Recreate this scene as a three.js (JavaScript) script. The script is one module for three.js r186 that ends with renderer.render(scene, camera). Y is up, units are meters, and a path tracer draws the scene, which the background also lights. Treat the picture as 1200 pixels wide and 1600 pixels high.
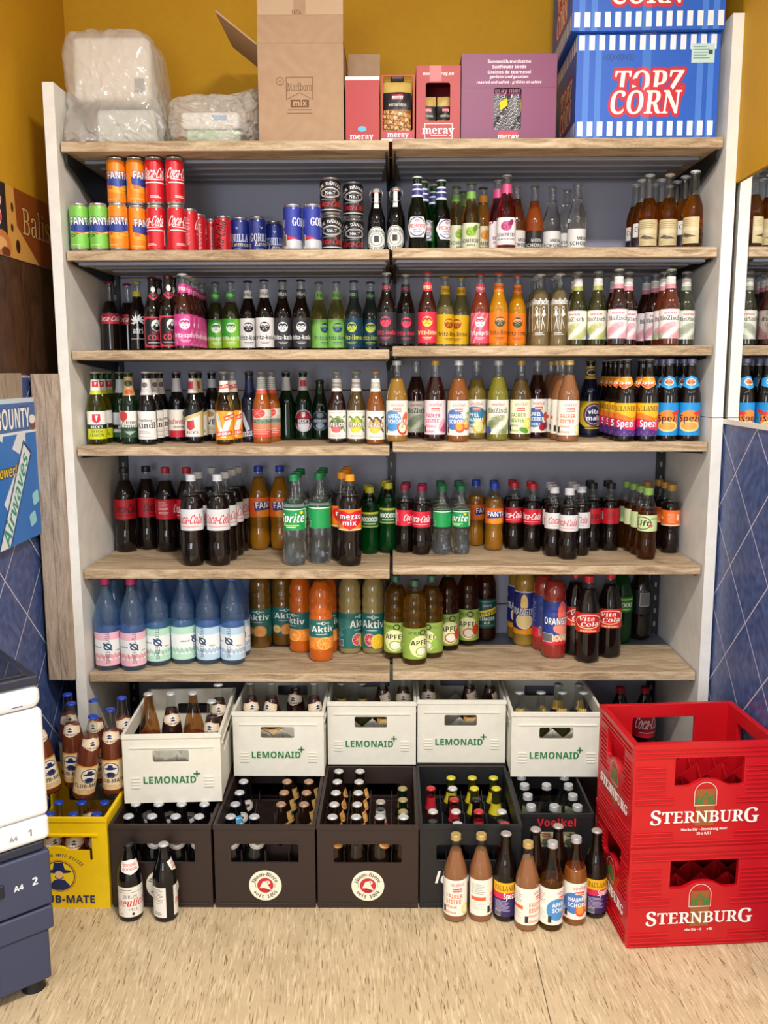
import * as THREE from 'three';
import { RectAreaLightUniformsLib } from 'three/addons/lights/RectAreaLightUniformsLib.js';
import { RoundedBoxGeometry } from 'three/addons/geometries/RoundedBoxGeometry.js';
import { TextGeometry } from 'three/addons/geometries/TextGeometry.js';
import { FontLoader } from 'three/addons/loaders/FontLoader.js';
import { ImprovedNoise } from 'three/addons/math/ImprovedNoise.js';
import { mergeGeometries } from 'three/addons/utils/BufferGeometryUtils.js';

// ---------------------------------------------------------------- camera, light, exposure
const scene = new THREE.Scene();
scene.background = new THREE.Color(0x000000);
const camera = new THREE.PerspectiveCamera(59.13, 0.75, 0.05, 30);
camera.position.set(0.008, 1.565, 2.853);
camera.rotation.order = 'YXZ';
camera.rotation.set(-8.82 * Math.PI / 180, 0.616 * Math.PI / 180, -0.139 * Math.PI / 180);
const renderer = new THREE.WebGLRenderer();
renderer.toneMapping = THREE.LinearToneMapping;
renderer.toneMappingExposure = 1.36;
renderer.shadowMap.enabled = true;
RectAreaLightUniformsLib.init();
// ceiling lamps: [x, z, width, depth, intensity, colour]; a warm one over the shelving, cool white ones further out
const LAMPS = [[0.3, 2.05, 0.44, 0.2, 265, 0xfff9f2], [0.3, 4.4, 1.2, 0.3, 9, 0xdde8ff], [-1.7, 3.4, 0.3, 1.2, 9, 0xdde8ff], [1.9, 3.4, 0.3, 1.2, 9, 0xdde8ff]];

// daylight through the shop window behind the camera: [x, y, z, width, height, intensity, colour]
const WINDOW = [-0.9, 1.5, 5.49, 1.2, 1.7, 4.6, 0xe2edff];

// ---------------------------------------------------------------- helpers
const taken = new Map();
function numbered(name) {
  const n = taken.get(name) ?? 0; taken.set(name, n + 1);
  return n ? name + '_' + String(n).padStart(3, '0') : name;
}
let seedNow = 7;
const rnd = () => { seedNow = (seedNow * 1664525 + 1013904223) >>> 0; return seedNow / 4294967296; };
const noise = new ImprovedNoise();
const shadowed = (m) => { m.castShadow = true; m.receiveShadow = true; return m; };
function thing(name, label, category, [x, y, z] = [0, 0, 0], turn = 0, group) {
  const o = new THREE.Group(); o.name = numbered(name); scene.add(o);
  o.position.set(x, y, z); o.rotation.y = turn; o.userData = { label, category };
  if (group) o.userData.group = group;
  return o;
}
function part(name, geometry, material, parent, p, label) {
  const m = shadowed(new THREE.Mesh(geometry, material)); m.name = name; parent.add(m);
  if (p) m.position.set(...p);
  if (label) m.userData.label = label;
  return m;
}
function struct(name, geometry, material, p, label) {
  const m = part(name, geometry, material, scene, p); m.userData = { kind: 'structure', label, category: name.split('_')[0] };
  return m;
}
// a box whose uv is in metres; grain runs along u
function box(w, h, d, grain = 'x', x = 0, y = 0, z = 0, bevel = 0) {
  const g = bevel ? new RoundedBoxGeometry(w, h, d, 2, bevel) : new THREE.BoxGeometry(w, h, d);
  const P = g.attributes.position, N = g.attributes.normal, U = g.attributes.uv;
  const off = grain === 'x' ? [0, 1, 2] : grain === 'y' ? [1, 0, 2] : [2, 1, 0];
  const s = rnd() * 3;
  for (let i = 0; i < P.count; i++) {
    const n = [Math.abs(N.getX(i)), Math.abs(N.getY(i)), Math.abs(N.getZ(i))], p = [P.getX(i), P.getY(i), P.getZ(i)];
    const k = n.indexOf(Math.max(...n));
    let a, b;
    if (k === off[0]) { a = p[off[1]]; b = p[off[2]]; } else { a = p[off[0]]; b = p[k === off[1] ? off[2] : off[1]]; }
    U.setXY(i, a + s, b + s * 0.37);
  }
  return g.translate(x, y, z);
}
// monotone cubic through (r, y)
function curve(pts, n = 34) {
  const m = pts.length, h = [], d = [], t = [];
  for (let i = 0; i < m - 1; i++) { h[i] = pts[i + 1][1] - pts[i][1]; d[i] = (pts[i + 1][0] - pts[i][0]) / h[i]; }
  t[0] = d[0]; t[m - 1] = d[m - 2];
  for (let i = 1; i < m - 1; i++) t[i] = d[i - 1] * d[i] <= 0 ? 0 : 2 / (1 / d[i - 1] + 1 / d[i]);
  const at = (y) => {
    let i = 0; while (i < m - 2 && y > pts[i + 1][1]) i++;
    const s = Math.min(1, Math.max(0, (y - pts[i][1]) / h[i])), s2 = s * s, s3 = s2 * s;
    return pts[i][0] * (2 * s3 - 3 * s2 + 1) + t[i] * h[i] * (s3 - 2 * s2 + s) + pts[i + 1][0] * (3 * s2 - 2 * s3) + t[i + 1] * h[i] * (s3 - s2);
  };
  const ys = new Set(pts.map((p) => p[1]));
  const y0 = pts[0][1], y1 = pts[m - 1][1];
  for (let i = 0; i <= n; i++) ys.add(y0 + (y1 - y0) * i / n);
  return { at, ys: [...ys].sort((a, b) => a - b), y0, y1 };
}
function revolve(prof, { seg = 28, phi0 = 0, phi1 = Math.PI * 2, uv = [0, 0, 1, 1], shape } = {}) {
  const n = prof.length, pos = [], nor = [], uvs = [], idx = [];
  const ya = prof[0][1], yb = prof[n - 1][1];
  for (let j = 0; j < n; j++) {
    const a = prof[Math.max(0, j - 1)], b = prof[Math.min(n - 1, j + 1)];
    let nr = b[1] - a[1], ny = a[0] - b[0]; const l = Math.hypot(nr, ny) || 1; nr /= l; ny /= l;
    for (let i = 0; i <= seg; i++) {
      const p = phi0 + (phi1 - phi0) * i / seg, r = prof[j][0] * (shape ? shape(p, prof[j][1]) : 1);
      pos.push(r * Math.sin(p), prof[j][1], r * Math.cos(p)); nor.push(nr * Math.sin(p), ny, nr * Math.cos(p));
      const v = yb === ya ? 0 : (prof[j][1] - ya) / (yb - ya);
      uvs.push(uv[0] + (uv[2] - uv[0]) * i / seg, uv[1] + (uv[3] - uv[1]) * v);
    }
  }
  for (let j = 0; j < n - 1; j++) for (let i = 0; i < seg; i++) {
    const a = j * (seg + 1) + i, b = a + 1, c = a + seg + 1, d = c + 1;
    idx.push(a, b, d, a, d, c);
  }
  const g = new THREE.BufferGeometry();
  g.setAttribute('position', new THREE.Float32BufferAttribute(pos, 3)); g.setAttribute('normal', new THREE.Float32BufferAttribute(nor, 3));
  g.setAttribute('uv', new THREE.Float32BufferAttribute(uvs, 2)); g.setIndex(idx);
  if (shape) g.computeVertexNormals();
  return g;
}
const canvasOf = (w, h) => { const c = document.createElement('canvas'); c.width = w; c.height = h; return c; };
function canvasTex(c, repeat) {
  const t = new THREE.CanvasTexture(c); t.colorSpace = THREE.SRGBColorSpace; t.magFilter = THREE.LinearFilter; t.anisotropy = 4;
  if (repeat) { t.wrapS = t.wrapT = THREE.RepeatWrapping; t.repeat.set(...repeat); }
  return t;
}
const std = (color, roughness = 0.6, o = {}) => new THREE.MeshStandardMaterial({ color, roughness, ...o });
const phys = (o) => new THREE.MeshPhysicalMaterial(o);
// text into a 2D context: t(c, words, x, y, size, colour, {f: font, k: slant, a: align, r: turn, w: max width})
function t(c, s, x, y, size, color, { f = 'sans-serif', k = 0, a = 'center', r = 0, b = true, w, sx = 1, o, ow = 2 } = {}) {
  c.save(); c.translate(x, y); if (r) c.rotate(r); c.transform(sx, 0, -k, 1, 0, 0);
  c.font = (b ? 'bold ' : '') + size + 'px ' + f; c.textAlign = a; c.textBaseline = 'middle';
  let fit = 1;
  if (w) { const m = c.measureText(s).width * sx; if (m > w) fit = w / m; c.scale(fit, 1); }
  if (o) { c.strokeStyle = o; c.lineWidth = ow; c.lineJoin = 'round'; c.strokeText(s, 0, 0); }
  c.fillStyle = color; c.fillText(s, 0, 0); c.restore();
}
const R = (c, col, x, y, w, h) => { c.fillStyle = col; c.fillRect(x, y, w, h); };
const O = (c, col, x, y, rx, ry = rx, r = 0) => { c.fillStyle = col; c.beginPath(); c.ellipse(x, y, rx, ry, r, 0, 7); c.fill(); };
const Q = (c, col, lw, x, y, rx, ry = rx, a0 = 0, a1 = 7) => { c.strokeStyle = col; c.lineWidth = lw; c.beginPath(); c.ellipse(x, y, rx, ry, 0, a0, a1); c.stroke(); };
const PG = (c, col, ...p) => { c.fillStyle = col; c.beginPath(); p.forEach(([x, y], i) => (i ? c.lineTo(x, y) : c.moveTo(x, y))); c.closePath(); c.fill(); };
function arcText(c, s, x, y, r, a0, da, size, color, font = 'sans-serif', inward = false) {
  [...s].forEach((ch, i) => { const a = a0 + da * i; c.save(); c.translate(x + r * Math.cos(a), y + r * Math.sin(a)); c.rotate(a + (inward ? -Math.PI / 2 : Math.PI / 2)); c.font = 'bold ' + size + 'px ' + font; c.textAlign = 'center'; c.textBaseline = 'middle'; c.fillStyle = color; c.fillText(ch, 0, 0); c.restore(); });
}
const barcode = (c, x, y, w, h) => { R(c, '#f4f4f0', x, y, w, h); for (let i = 2; i < w - 3; i += 3) R(c, '#222', x + i, y + 2, 1 + (i * 7 % 3) * 0.6, h - 4); };
const lines = (c, col, x, y, w, n, gap = 6, lw = 2) => { for (let i = 0; i < n; i++) R(c, col, x, y + i * gap, w * (0.75 + 0.25 * ((i * 37 % 10) / 10)), lw); };

// ---------------------------------------------------------------- surface textures
function woodTexture(base, dark, light, w, h, seed, streaks) {
  const c = canvasOf(w, h), x = c.getContext('2d'), im = x.createImageData(w, h);
  for (let j = 0; j < h; j++) for (let i = 0; i < w; i++) {
    const u = i / w * 6.2832, ru = Math.cos(u) * 1.1, rv = Math.sin(u) * 1.1;
    const warp = noise.noise(ru * 0.9, rv * 0.9, j / h * 3 + seed) * 1.6;
    let s = noise.noise(j / h * streaks + warp * 2, ru * 0.6 + seed, rv * 0.6) * 0.55 + noise.noise(j / h * streaks * 3.7 + warp, ru * 3, rv * 3 + seed) * 0.35 + noise.noise(j * 0.9, ru * 14, rv * 14 + seed) * 0.35;
    s = Math.max(-1, Math.min(1, s * 1.5));
    const k = (j * w + i) * 4;
    for (let q = 0; q < 3; q++) im.data[k + q] = base[q] + (s > 0 ? (light[q] - base[q]) * s : (base[q] - dark[q]) * s);
    im.data[k + 3] = 255;
  }
  x.putImageData(im, 0, 0); return canvasTex(c, [1.1, 4]);
}
const oakTex = woodTexture([178, 154, 122], [120, 98, 72], [212, 194, 166], 768, 256, 3.1, 16);
const greyOakTex = woodTexture([160, 142, 124], [112, 96, 80], [188, 172, 154], 768, 256, 8.4, 22);
const darkWoodTex = woodTexture([74, 46, 26], [38, 22, 12], [104, 68, 40], 512, 256, 5.7, 9);
function speckTexture(w, base, amount, scale, seed) {
  const c = canvasOf(w, w), x = c.getContext('2d'), im = x.createImageData(w, w);
  for (let j = 0; j < w; j++) for (let i = 0; i < w; i++) {
    const a = i / w * 6.2832, b = j / w * 6.2832, k = (j * w + i) * 4;
    const s = noise.noise(Math.cos(a) * scale, Math.sin(a) * scale + Math.cos(b) * scale, Math.sin(b) * scale + seed) * 0.7 + noise.noise(i * 0.31, j * 0.31, seed) * 0.3;
    for (let q = 0; q < 3; q++) im.data[k + q] = Math.max(0, Math.min(255, base[q] + s * amount[q]));
    im.data[k + 3] = 255;
  }
  x.putImageData(im, 0, 0); return c;
}
const floorTex = (() => {
  const n = 2048, c = speckTexture(512, [198, 176, 140], [14, 13, 12], 2.5, 1.3), big = canvasOf(n, n), x = big.getContext('2d');
  x.drawImage(c, 0, 0, n, n);
  const fleck = (col, len, wid) => {
    const px = rnd() * n, py = rnd() * n, a = (rnd() - 0.5) * 0.2 + 0.06, l = len * (0.4 + rnd()), w = wid * (0.5 + rnd());
    for (const ox of [-n, 0, n]) for (const oy of [-n, 0, n]) {
      if (px + ox < -90 || px + ox > n + 90 || py + oy < -90 || py + oy > n + 90) continue;
      x.save(); x.translate(px + ox, py + oy); x.rotate(a); x.fillStyle = col; x.beginPath(); x.ellipse(0, 0, w, l, 0, 0, 7); x.fill(); x.restore();
    }
  };
  for (let i = 0; i < 5200; i++) fleck(['rgba(226,208,172,.6)', 'rgba(172,148,112,.55)', 'rgba(214,192,154,.6)'][i % 3], 40, 2.6);
  for (let i = 0; i < 2300; i++) fleck(['rgba(110,86,58,.6)', 'rgba(78,60,40,.7)', 'rgba(140,114,80,.6)'][i % 3], 26, 1.25);
  return canvasTex(big, [0.75, 0.75]);
})();
const tileTex = canvasTex(speckTexture(512, [70, 88, 140], [34, 36, 44], 3.4, 4.4), [2.2, 2.2]);
const wallTex = canvasTex(speckTexture(256, [198, 148, 8], [10, 10, 4], 1.6, 2.2), [0.6, 0.6]);
const whiteTex = canvasTex(speckTexture(256, [226, 224, 218], [13, 13, 14], 2.4, 6.1), [1.3, 1.3]);
const cardTex = canvasTex(speckTexture(256, [172, 141, 112], [9, 9, 9], 2.0, 9.1), [3, 3]);

const M = {
  oak: std(0xffffff, 0.62, { map: oakTex }), greyOak: std(0xffffff, 0.65, { map: greyOakTex }), darkWood: std(0xffffff, 0.5, { map: darkWoodTex }),
  floor: std(0xffffff, 0.42, { map: floorTex }), yellow: std(0xffffff, 0.75, { map: wallTex }), white: std(0xffffff, 0.55, { map: whiteTex }),
  tile: std(0xffffff, 0.38, { map: tileTex }), grout: std(0xc6c2d0, 0.85), plaster: std(0xe7e2d6, 0.9), ceiling: std(0xf0eee8, 0.9),
  backPanel: std(0x9699ab, 0.5), metalShelf: std(0x7c7f8c, 0.42, { metalness: 0.25 }), black: std(0x0d0e12, 0.45), slot: std(0x8f9098, 0.5),
  mirror: std(0xf2f4f4, 0.015, { metalness: 1 }), card: std(0xffffff, 0.8, { map: cardTex }),
};

// ---------------------------------------------------------------- label atlas
const ATLASES = [canvasOf(2048, 2048)], CELL = {};
let AX = ATLASES[0].getContext('2d'), ax = 2, ay = 2, ah = 0;
function cell(name, w, h, draw) {
  if (ax + w + 4 > 2048) { ax = 2; ay += ah + 4; ah = 0; }
  if (ay + h + 4 > 2048) { ATLASES.push(canvasOf(2048, 2048)); AX = ATLASES[ATLASES.length - 1].getContext('2d'); ax = ay = 2; ah = 0; }
  const H = ATLASES[ATLASES.length - 1].height;
  AX.save(); AX.translate(ax, ay); AX.beginPath(); AX.rect(0, 0, w, h); AX.clip(); draw(AX, w, h); AX.restore();
  CELL[name] = { uv: [(ax + 1) / 2048, 1 - (ay + h - 1) / H, (ax + w - 1) / 2048, 1 - (ay + 1) / H], sheet: ATLASES.length - 1 };
  ax += w + 4; ah = Math.max(ah, h);
}
// two-heads badge
function heads(c, x, y, r, disc, ink) {
  O(c, disc, x, y, r); O(c, ink, x - r * 0.38, y - r * 0.35, r * 0.48, r * 0.34, -0.3); O(c, ink, x + r * 0.38, y - r * 0.35, r * 0.48, r * 0.34, 0.3);
  O(c, disc, x - r * 0.38, y - r * 0.1, r * 0.26, r * 0.24); O(c, disc, x + r * 0.38, y - r * 0.1, r * 0.26, r * 0.24);
  for (const s of [-1, 1]) { O(c, ink, x + s * r * 0.38, y - r * 0.08, r * 0.12, r * 0.08); O(c, ink, x + s * r * 0.3, y + r * 0.42, r * 0.17, r * 0.07); O(c, ink, x + s * r * 0.12, y + r * 0.12, r * 0.05, r * 0.18); }
}
function fritz(name, bg, ink, disc, discInk, word, deco) {
  cell(name, 210, 200, (c, w, h) => { R(c, bg, 0, 0, w, h); if (deco) deco(c, w, h); heads(c, w / 2, 62, 34, disc, discInk); t(c, word, w / 2, 132, 40, ink, { w: 152 }); R(c, ink, 72, 162, 66, 4); R(c, ink, 82, 172, 46, 3); });
  cell(name + 'N', 100, 40, (c, w, h) => { R(c, bg, 0, 0, w, h); t(c, word.slice(0, 7), 50, 21, 24, ink, { w: 66 }); });
}
fritz('frWhite', '#e8e5e2', '#1a1a1c', '#1a1a1c', '#e8e5e2', 'fritz-kola');
fritz('frBlack', '#303034', '#f2f2f2', '#f2f2f2', '#222226', 'fritz-kola');
fritz('frKola', '#2b2c33', '#ee3a58', '#ee3a58', '#2b2c33', 'fritz-kola');
fritz('frGreen', '#3fa935', '#eef5e4', '#eef5e4', '#2e7d2a', 'fritz-spritz', (c, w, h) => { R(c, '#9ccb2f', 0, 130, w, 70); O(c, '#7cc23a', 170, 60, 60, 90, 0.5); });
fritz('frPink', '#c43c86', '#fbe6ee', '#fbe6ee', '#b02e74', 'fritz-spritz', (c) => { for (let i = 0; i < 9; i++) O(c, '#d964a2', (i * 83) % 210, (i * 57) % 200, 22); });
fritz('frRhub', '#e5546e', '#fdeef0', '#fdeef0', '#d8405c', 'fritz-spritz', (c) => { for (let i = 0; i < 5; i++) { c.save(); c.translate(40 * i, 0); c.rotate(0.5); R(c, '#f093a2', 0, -60, 14, 320); c.restore(); } });
fritz('frLime', '#8cc65a', '#25437a', '#25437a', '#8cc65a', 'fritz-limo');
fritz('frBlue', '#17435c', '#cddc39', '#cddc39', '#17435c', 'fritz-limo');
fritz('frRed', '#e02a48', '#fff2a0', '#f6d04a', '#c01c38', 'fritz-limo');
fritz('frYel', '#f2bd16', '#5a3a1a', '#a8441e', '#f2bd16', 'fritz-limo');
fritz('frOra', '#f47c12', '#4a2c14', '#2f4a34', '#f2a06a', 'fritz-limo');
const script = (c, s, x, y, size, col, w) => t(c, s, x, y, size, col, { f: 'serif', k: 0.32, w });
// cola wraps
function wrap(name, bg, fg, word, extra) {
  cell(name, 420, 130, (c, w, h) => { R(c, bg, 0, 0, w, h); if (extra) extra(c, w, h); script(c, word, 210, 62, 74, fg, 176); R(c, fg, 150, 104, 120, 3); lines(c, fg, 18, 20, 70, 9, 9, 2); barcode(c, 340, 30, 62, 62); });
}
wrap('cola', '#c8152b', '#ffffff', 'Coca-Cola'); wrap('colaZ', '#b30f22', '#140506', 'Coca-Cola'); wrap('colaL', '#d9d8da', '#d01f30', 'Coca-Cola');
wrap('cherry', '#d81f3c', '#ffffff', 'Coca-Cola', (c, w, h) => R(c, '#e9e2e2', 0, 0, 60, h));
cell('sprite', 420, 150, (c, w, h) => { R(c, '#149a50', 0, 0, w, h); R(c, '#e8f4ea', 0, 0, w, 8); t(c, 'Sprite', 210, 66, 84, '#ffffff', { k: 0.2, w: 165, o: '#0c6b36', ow: 6 }); O(c, '#f0d81c', 268, 26, 12); R(c, '#d8e23c', 150, 112, 100, 8); R(c, '#ffffff', 170, 126, 60, 5); R(c, '#bfe0b0', 300, 10, 26, 130); lines(c, '#d8f0dc', 336, 20, 60, 8, 8); barcode(c, 340, 96, 60, 40); });
cell('mezzo', 420, 150, (c, w, h) => { R(c, '#f2821c', 0, 0, w, h); R(c, '#f7d9a0', 0, 138, w, 12); c.fillStyle = '#d6182c'; c.beginPath(); c.moveTo(210, 146); c.bezierCurveTo(60, 70, 110, -30, 210, 30); c.bezierCurveTo(310, -30, 360, 70, 210, 146); c.fill(); t(c, 'mezzo', 214, 52, 50, '#fff', { k: -0.1, o: '#7a0c18', ow: 4 }); t(c, 'mix', 206, 96, 50, '#fff', { o: '#7a0c18', ow: 4 }); lines(c, '#fff', 16, 20, 50, 10, 9); });
cell('mezzoS', 420, 120, (c, w, h) => { R(c, '#ee6e22', 0, 0, w, h); R(c, '#f6c8a0', 0, 108, w, 12); lines(c, '#fbdcc4', 150, 20, 60, 8, 10); O(c, '#f7e2d0', 226, 55, 8, 26); lines(c, '#fbdcc4', 250, 20, 60, 8, 10); t(c, 'mezzo mix', 60, 60, 26, '#fff', { w: 110 }); });
function fanta(name, bg, word, deco) { cell(name, 420, 150, (c, w, h) => { R(c, bg, 0, 0, w, h); if (deco) deco(c, w, h); PG(c, '#1d2f86', [132, 40], [296, 28], [290, 90], [138, 98]); t(c, word, 214, 58, 66, '#ffffff', { k: -0.08, w: 150, o: '#15205e', ow: 7 }); }); }
fanta('fanPet', '#ef6a1e', 'FANTA', (c) => { R(c, '#d8d8d8', 330, 20, 60, 100); O(c, '#f7941e', 214, 120, 60, 34); });
function fcan(name, bg, deco) { cell(name, 300, 235, (c, w, h) => { R(c, bg, 0, 0, w, h); deco(c, w, h); PG(c, '#24409a', [78, 96], [214, 84], [222, 128], [148, 150], [82, 136]); t(c, 'FANTA', 148, 84, 56, '#ffffff', { k: -0.1, w: 122, o: '#1a2a78', ow: 7 }); R(c, 'rgba(255,255,255,.5)', 70, 214, 70, 4); lines(c, 'rgba(255,255,255,.6)', 246, 60, 36, 16, 8); barcode(c, 6, 100, 40, 90); }); }
fcan('canFG', '#7ec850', (c) => { PG(c, '#b4402c', [84, 130], [110, 120], [150, 150], [130, 160]); PG(c, '#f3a23c', [110, 146], [160, 118], [214, 150], [150, 158]); O(c, '#ffe0b0', 176, 140, 18, 10); Q(c, '#22401c', 4, 100, 164, 14, 6); Q(c, '#22401c', 4, 196, 160, 12, 8); });
fcan('canFO', '#f28a16', (c) => { O(c, '#f9a92c', 146, 152, 70, 30); PG(c, '#e0661a', [84, 126], [110, 120], [120, 160], [90, 164]); Q(c, '#c8641a', 3, 178, 160, 30, 12); });
function ccan(name, bg, fg, k) { cell(name, 300, 235, (c, w, h) => { R(c, bg, 0, 0, w, h); if (k) { t(c, 'Coca-Cola', 150, 116, 76, fg, { f: 'serif', k: 0.3, r: -1.45, w: 210 }); } else { script(c, 'Coca-Cola', 150, 74, 80, fg, 140); Q(c, fg, 5, 150, 96, 70, 14, 0.2, 2.4); R(c, fg, 86, 124, 128, 6); } lines(c, fg, 118, 200, 64, 2, 8, 3); barcode(c, 238, 150, 44, 60); t(c, 'RECYCLE ME', 226, 165, 15, fg, { r: -1.57 }); lines(c, fg, 10, 40, 40, 20, 8); }); }
ccan('canC', '#d01326', '#ffffff'); ccan('canCZ', '#cf1a28', '#16080a', true);
cell('canG', 300, 235, (c, w, h) => { R(c, '#1e2f86', 0, 0, w, h); t(c, 'GORILLA', 150, 112, 64, '#e8ecf4', { f: 'serif', w: 132 }); t(c, 'Lemon', 170, 150, 34, '#f0e0a0', { f: 'serif', k: 0.3 }); PG(c, '#cdd6e6', [138, 40], [150, 62], [162, 40], [150, 52]); lines(c, '#aab6d8', 118, 176, 60, 3, 8); barcode(c, 24, 150, 60, 76); });
cell('canGF', 300, 235, (c, w, h) => { R(c, '#2436a0', 0, 0, w, h); PG(c, '#c8ccd4', [0, 196], [120, 176], [300, 196], [300, 235], [0, 235]); PG(c, '#c01c38', [60, 186], [130, 162], [190, 176], [120, 190]); t(c, 'SHOW', 60, 96, 58, '#ffffff', { f: 'serif', w: 110 }); t(c, 'GORILLA', 232, 84, 62, '#ffffff', { f: 'serif', w: 150 }); t(c, '25', 96, 140, 26, '#dfe4f0', {}); barcode(c, 72, 156, 56, 66); PG(c, '#cdd6e6', [214, 30], [226, 52], [238, 30], [226, 42]); });
cell('canJ', 330, 180, (c, w, h) => { R(c, '#15141a', 0, 0, w, h); arcText(c, "JACK DANIEL'S", 165, 108, 84, -2.63, 0.177, 22, '#f0f0ee', 'serif'); Q(c, '#e8e8e6', 4, 165, 74, 52, 26); Q(c, '#e8e8e6', 2, 165, 74, 44, 20); t(c, 'No.7', 165, 75, 24, '#f4f4f2', { f: 'serif' }); lines(c, '#cfcfcd', 112, 108, 104, 1); script(c, 'Coca-Cola', 165, 134, 46, '#e0202e', 130); R(c, '#dcdcda', 90, 164, 150, 5); });
cell('swing', 180, 180, (c, w, h) => { c.clearRect(0, 0, w, h); O(c, '#f0efe8', 90, 90, 62, 88); Q(c, '#1c1c1c', 3, 90, 90, 56, 82); arcText(c, 'FLENSBURGER', 90, 92, 60, -2.9, 0.26, 22, '#1c1c1c'); arcText(c, 'PILSENER', 90, 90, 64, 2.5, -0.25, 22, '#1c1c1c', 'sans-serif', true); Q(c, '#555', 3, 90, 90, 34, 44); R(c, '#333', 76, 66, 28, 44); });
cell('peroni', 180, 150, (c, w, h) => { c.clearRect(0, 0, w, h); PG(c, '#f0eff4', [40, 4], [140, 4], [174, 75], [140, 146], [40, 146], [6, 75]); Q(c, '#2a2f74', 7, 90, 72, 64, 62, 3.5, 5.9); Q(c, '#2a2f74', 7, 90, 78, 60, 58, 0.5, 2.6); t(c, 'PERONI', 90, 68, 36, '#c0252e', { f: 'serif', w: 132 }); t(c, 'NASTRO', 90, 92, 16, '#2a2f74', {}); t(c, 'AZZURRO', 90, 108, 15, '#2a2f74', {}); O(c, '#d89aa6', 90, 30, 18, 11); });
cell('peroniN', 100, 70, (c, w, h) => { R(c, '#e9e9f2', 0, 0, w, h); R(c, '#3a3f84', 0, 10, w, 16); R(c, '#3a3f84', 0, 34, w, 24); });
function cider(name, bg, fruit, leaf, word) { cell(name, 180, 170, (c, w, h) => { R(c, bg, 0, 0, w, h); O(c, fruit, 90, 54, 32, 30); O(c, leaf, 116, 34, 14, 22, 0.6); Q(c, leaf, 5, 78, 60, 14, 12); t(c, 'SOMERSBY', 90, 108, 30, '#3a3a30', { w: 122 }); t(c, word, 90, 134, 18, '#4a4a40', {}); lines(c, '#b8b4a0', 50, 150, 84, 2, 7); for (const [x, y] of [[12, 14], [30, 6], [166, 12], [150, 26], [170, 44]]) O(c, leaf, x, y, 10, 5, x); }); }
cider('ciderA', '#e6e6c4', '#9cc238', '#6a9a2a', 'APPLE'); cider('ciderM', '#e8dcb8', '#f0a030', '#c8842a', 'MANGO'); cider('ciderB', '#efe6ea', '#c04a80', '#8a2a5a', 'BLACKBERRY');
cell('sch', 170, 150, (c, w, h) => { R(c, '#e9e8e4', 0, 0, w, h); t(c, 'MEIN', 100, 60, 26, '#222', {}); t(c, 'SCHORLE', 92, 90, 30, '#222', { w: 130 }); lines(c, '#555', 40, 116, 100, 3, 9, 2); });
cell('schK', 170, 150, (c, w, h) => { R(c, '#20201f', 0, 0, w, h); t(c, 'MEIN', 100, 60, 26, '#ddd', {}); t(c, 'SCHORLE', 92, 90, 30, '#ddd', { w: 130 }); lines(c, '#999', 40, 116, 100, 3, 9, 2); });
cell('corona', 200, 170, (c, w, h) => { R(c, '#e8e6dc', 0, 0, w, 92); R(c, '#241c34', 0, 92, w, 78); t(c, 'Corona', 100, 40, 44, '#2a2430', { f: 'serif', w: 180 }); t(c, 'Extra', 100, 74, 24, '#2a2430', { f: 'serif' }); t(c, 'CERVEZA', 100, 118, 20, '#e0dcd0', {}); lines(c, '#a8a4b4', 40, 138, 120, 3, 9); });
cell('coronaB', 200, 170, (c, w, h) => { R(c, '#cfbf92', 0, 0, w, h); lines(c, '#8a7c58', 16, 16, 160, 4, 12, 3); R(c, '#d8ccaa', 10, 66, 180, 24); PG(c, '#5c5244', [16, 118], [60, 100], [120, 112], [180, 124], [90, 130]); lines(c, '#94865e', 16, 140, 160, 3, 9, 2); });
cell('alm', 240, 260, (c, w, h) => { c.clearRect(0, 0, w, h); t(c, 'Almdudler', 120, 40, 50, '#ffffff', { f: 'serif', k: 0.25, w: 210 }); R(c, '#fff', 40, 60, 5, 170); R(c, '#fff', 195, 60, 5, 170); for (const s of [0, 1]) { const x = 86 + s * 62; c.strokeStyle = '#fff'; c.lineWidth = 4; Q(c, '#fff', 4, x, 84, 10, 11); c.beginPath(); c.moveTo(x, 96); c.lineTo(x + (s ? -10 : 10), 150); c.lineTo(x - 16, 218); c.moveTo(x + (s ? -10 : 10), 150); c.lineTo(x + 18, 212); c.moveTo(x - 20, 130); c.lineTo(x, 108); c.lineTo(x + 22, 124); c.stroke(); PG(c, '#fff', [x - 10, 98], [x + 10, 98], [x + 16, 128], [x - 4, 136]); } lines(c, '#fff', 70, 236, 100, 2, 10, 4); });
function bio(name, bg, ink, deco) {
  cell(name, 210, 190, (c, w, h) => { R(c, bg, 0, 0, w, h); t(c, 'voelkel', 105, 24, 20, '#b83a5a', { w: 70 }); t(c, 'BioZisch', 105, 58, 38, '#2c2a2a', { w: 122, f: 'serif' }); c.save(); c.beginPath(); c.rect(0, 82, w, 108); c.clip(); for (let i = 0; i < 26; i++) { const x = (i * 61) % 220, y = 90 + (i * 47) % 104; for (let q = 1; q < 4; q++) Q(c, ink, 2.4, x, y, q * 7); } if (deco) O(c, deco, 40, 170, 30, 24); c.restore(); });
  cell(name + 'N', 100, 64, (c, w, h) => { R(c, '#eceae4', 0, 0, w, h); R(c, ink, 0, 40, w, 24); lines(c, '#b8a8a8', 20, 10, 60, 4, 7, 3); });
}
bio('bzLem', '#f1eedd', '#a8ae58', '#6a74b4'); bio('bzRed', '#f3e8ea', '#d88a9a'); bio('bzRose', '#f2e6e4', '#cf8890', '#a8b890'); bio('bzGrey', '#e2e2d6', '#8f9a80'); bio('voDark', '#b9bcae', '#6a7a58', '#a8b878');
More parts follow.
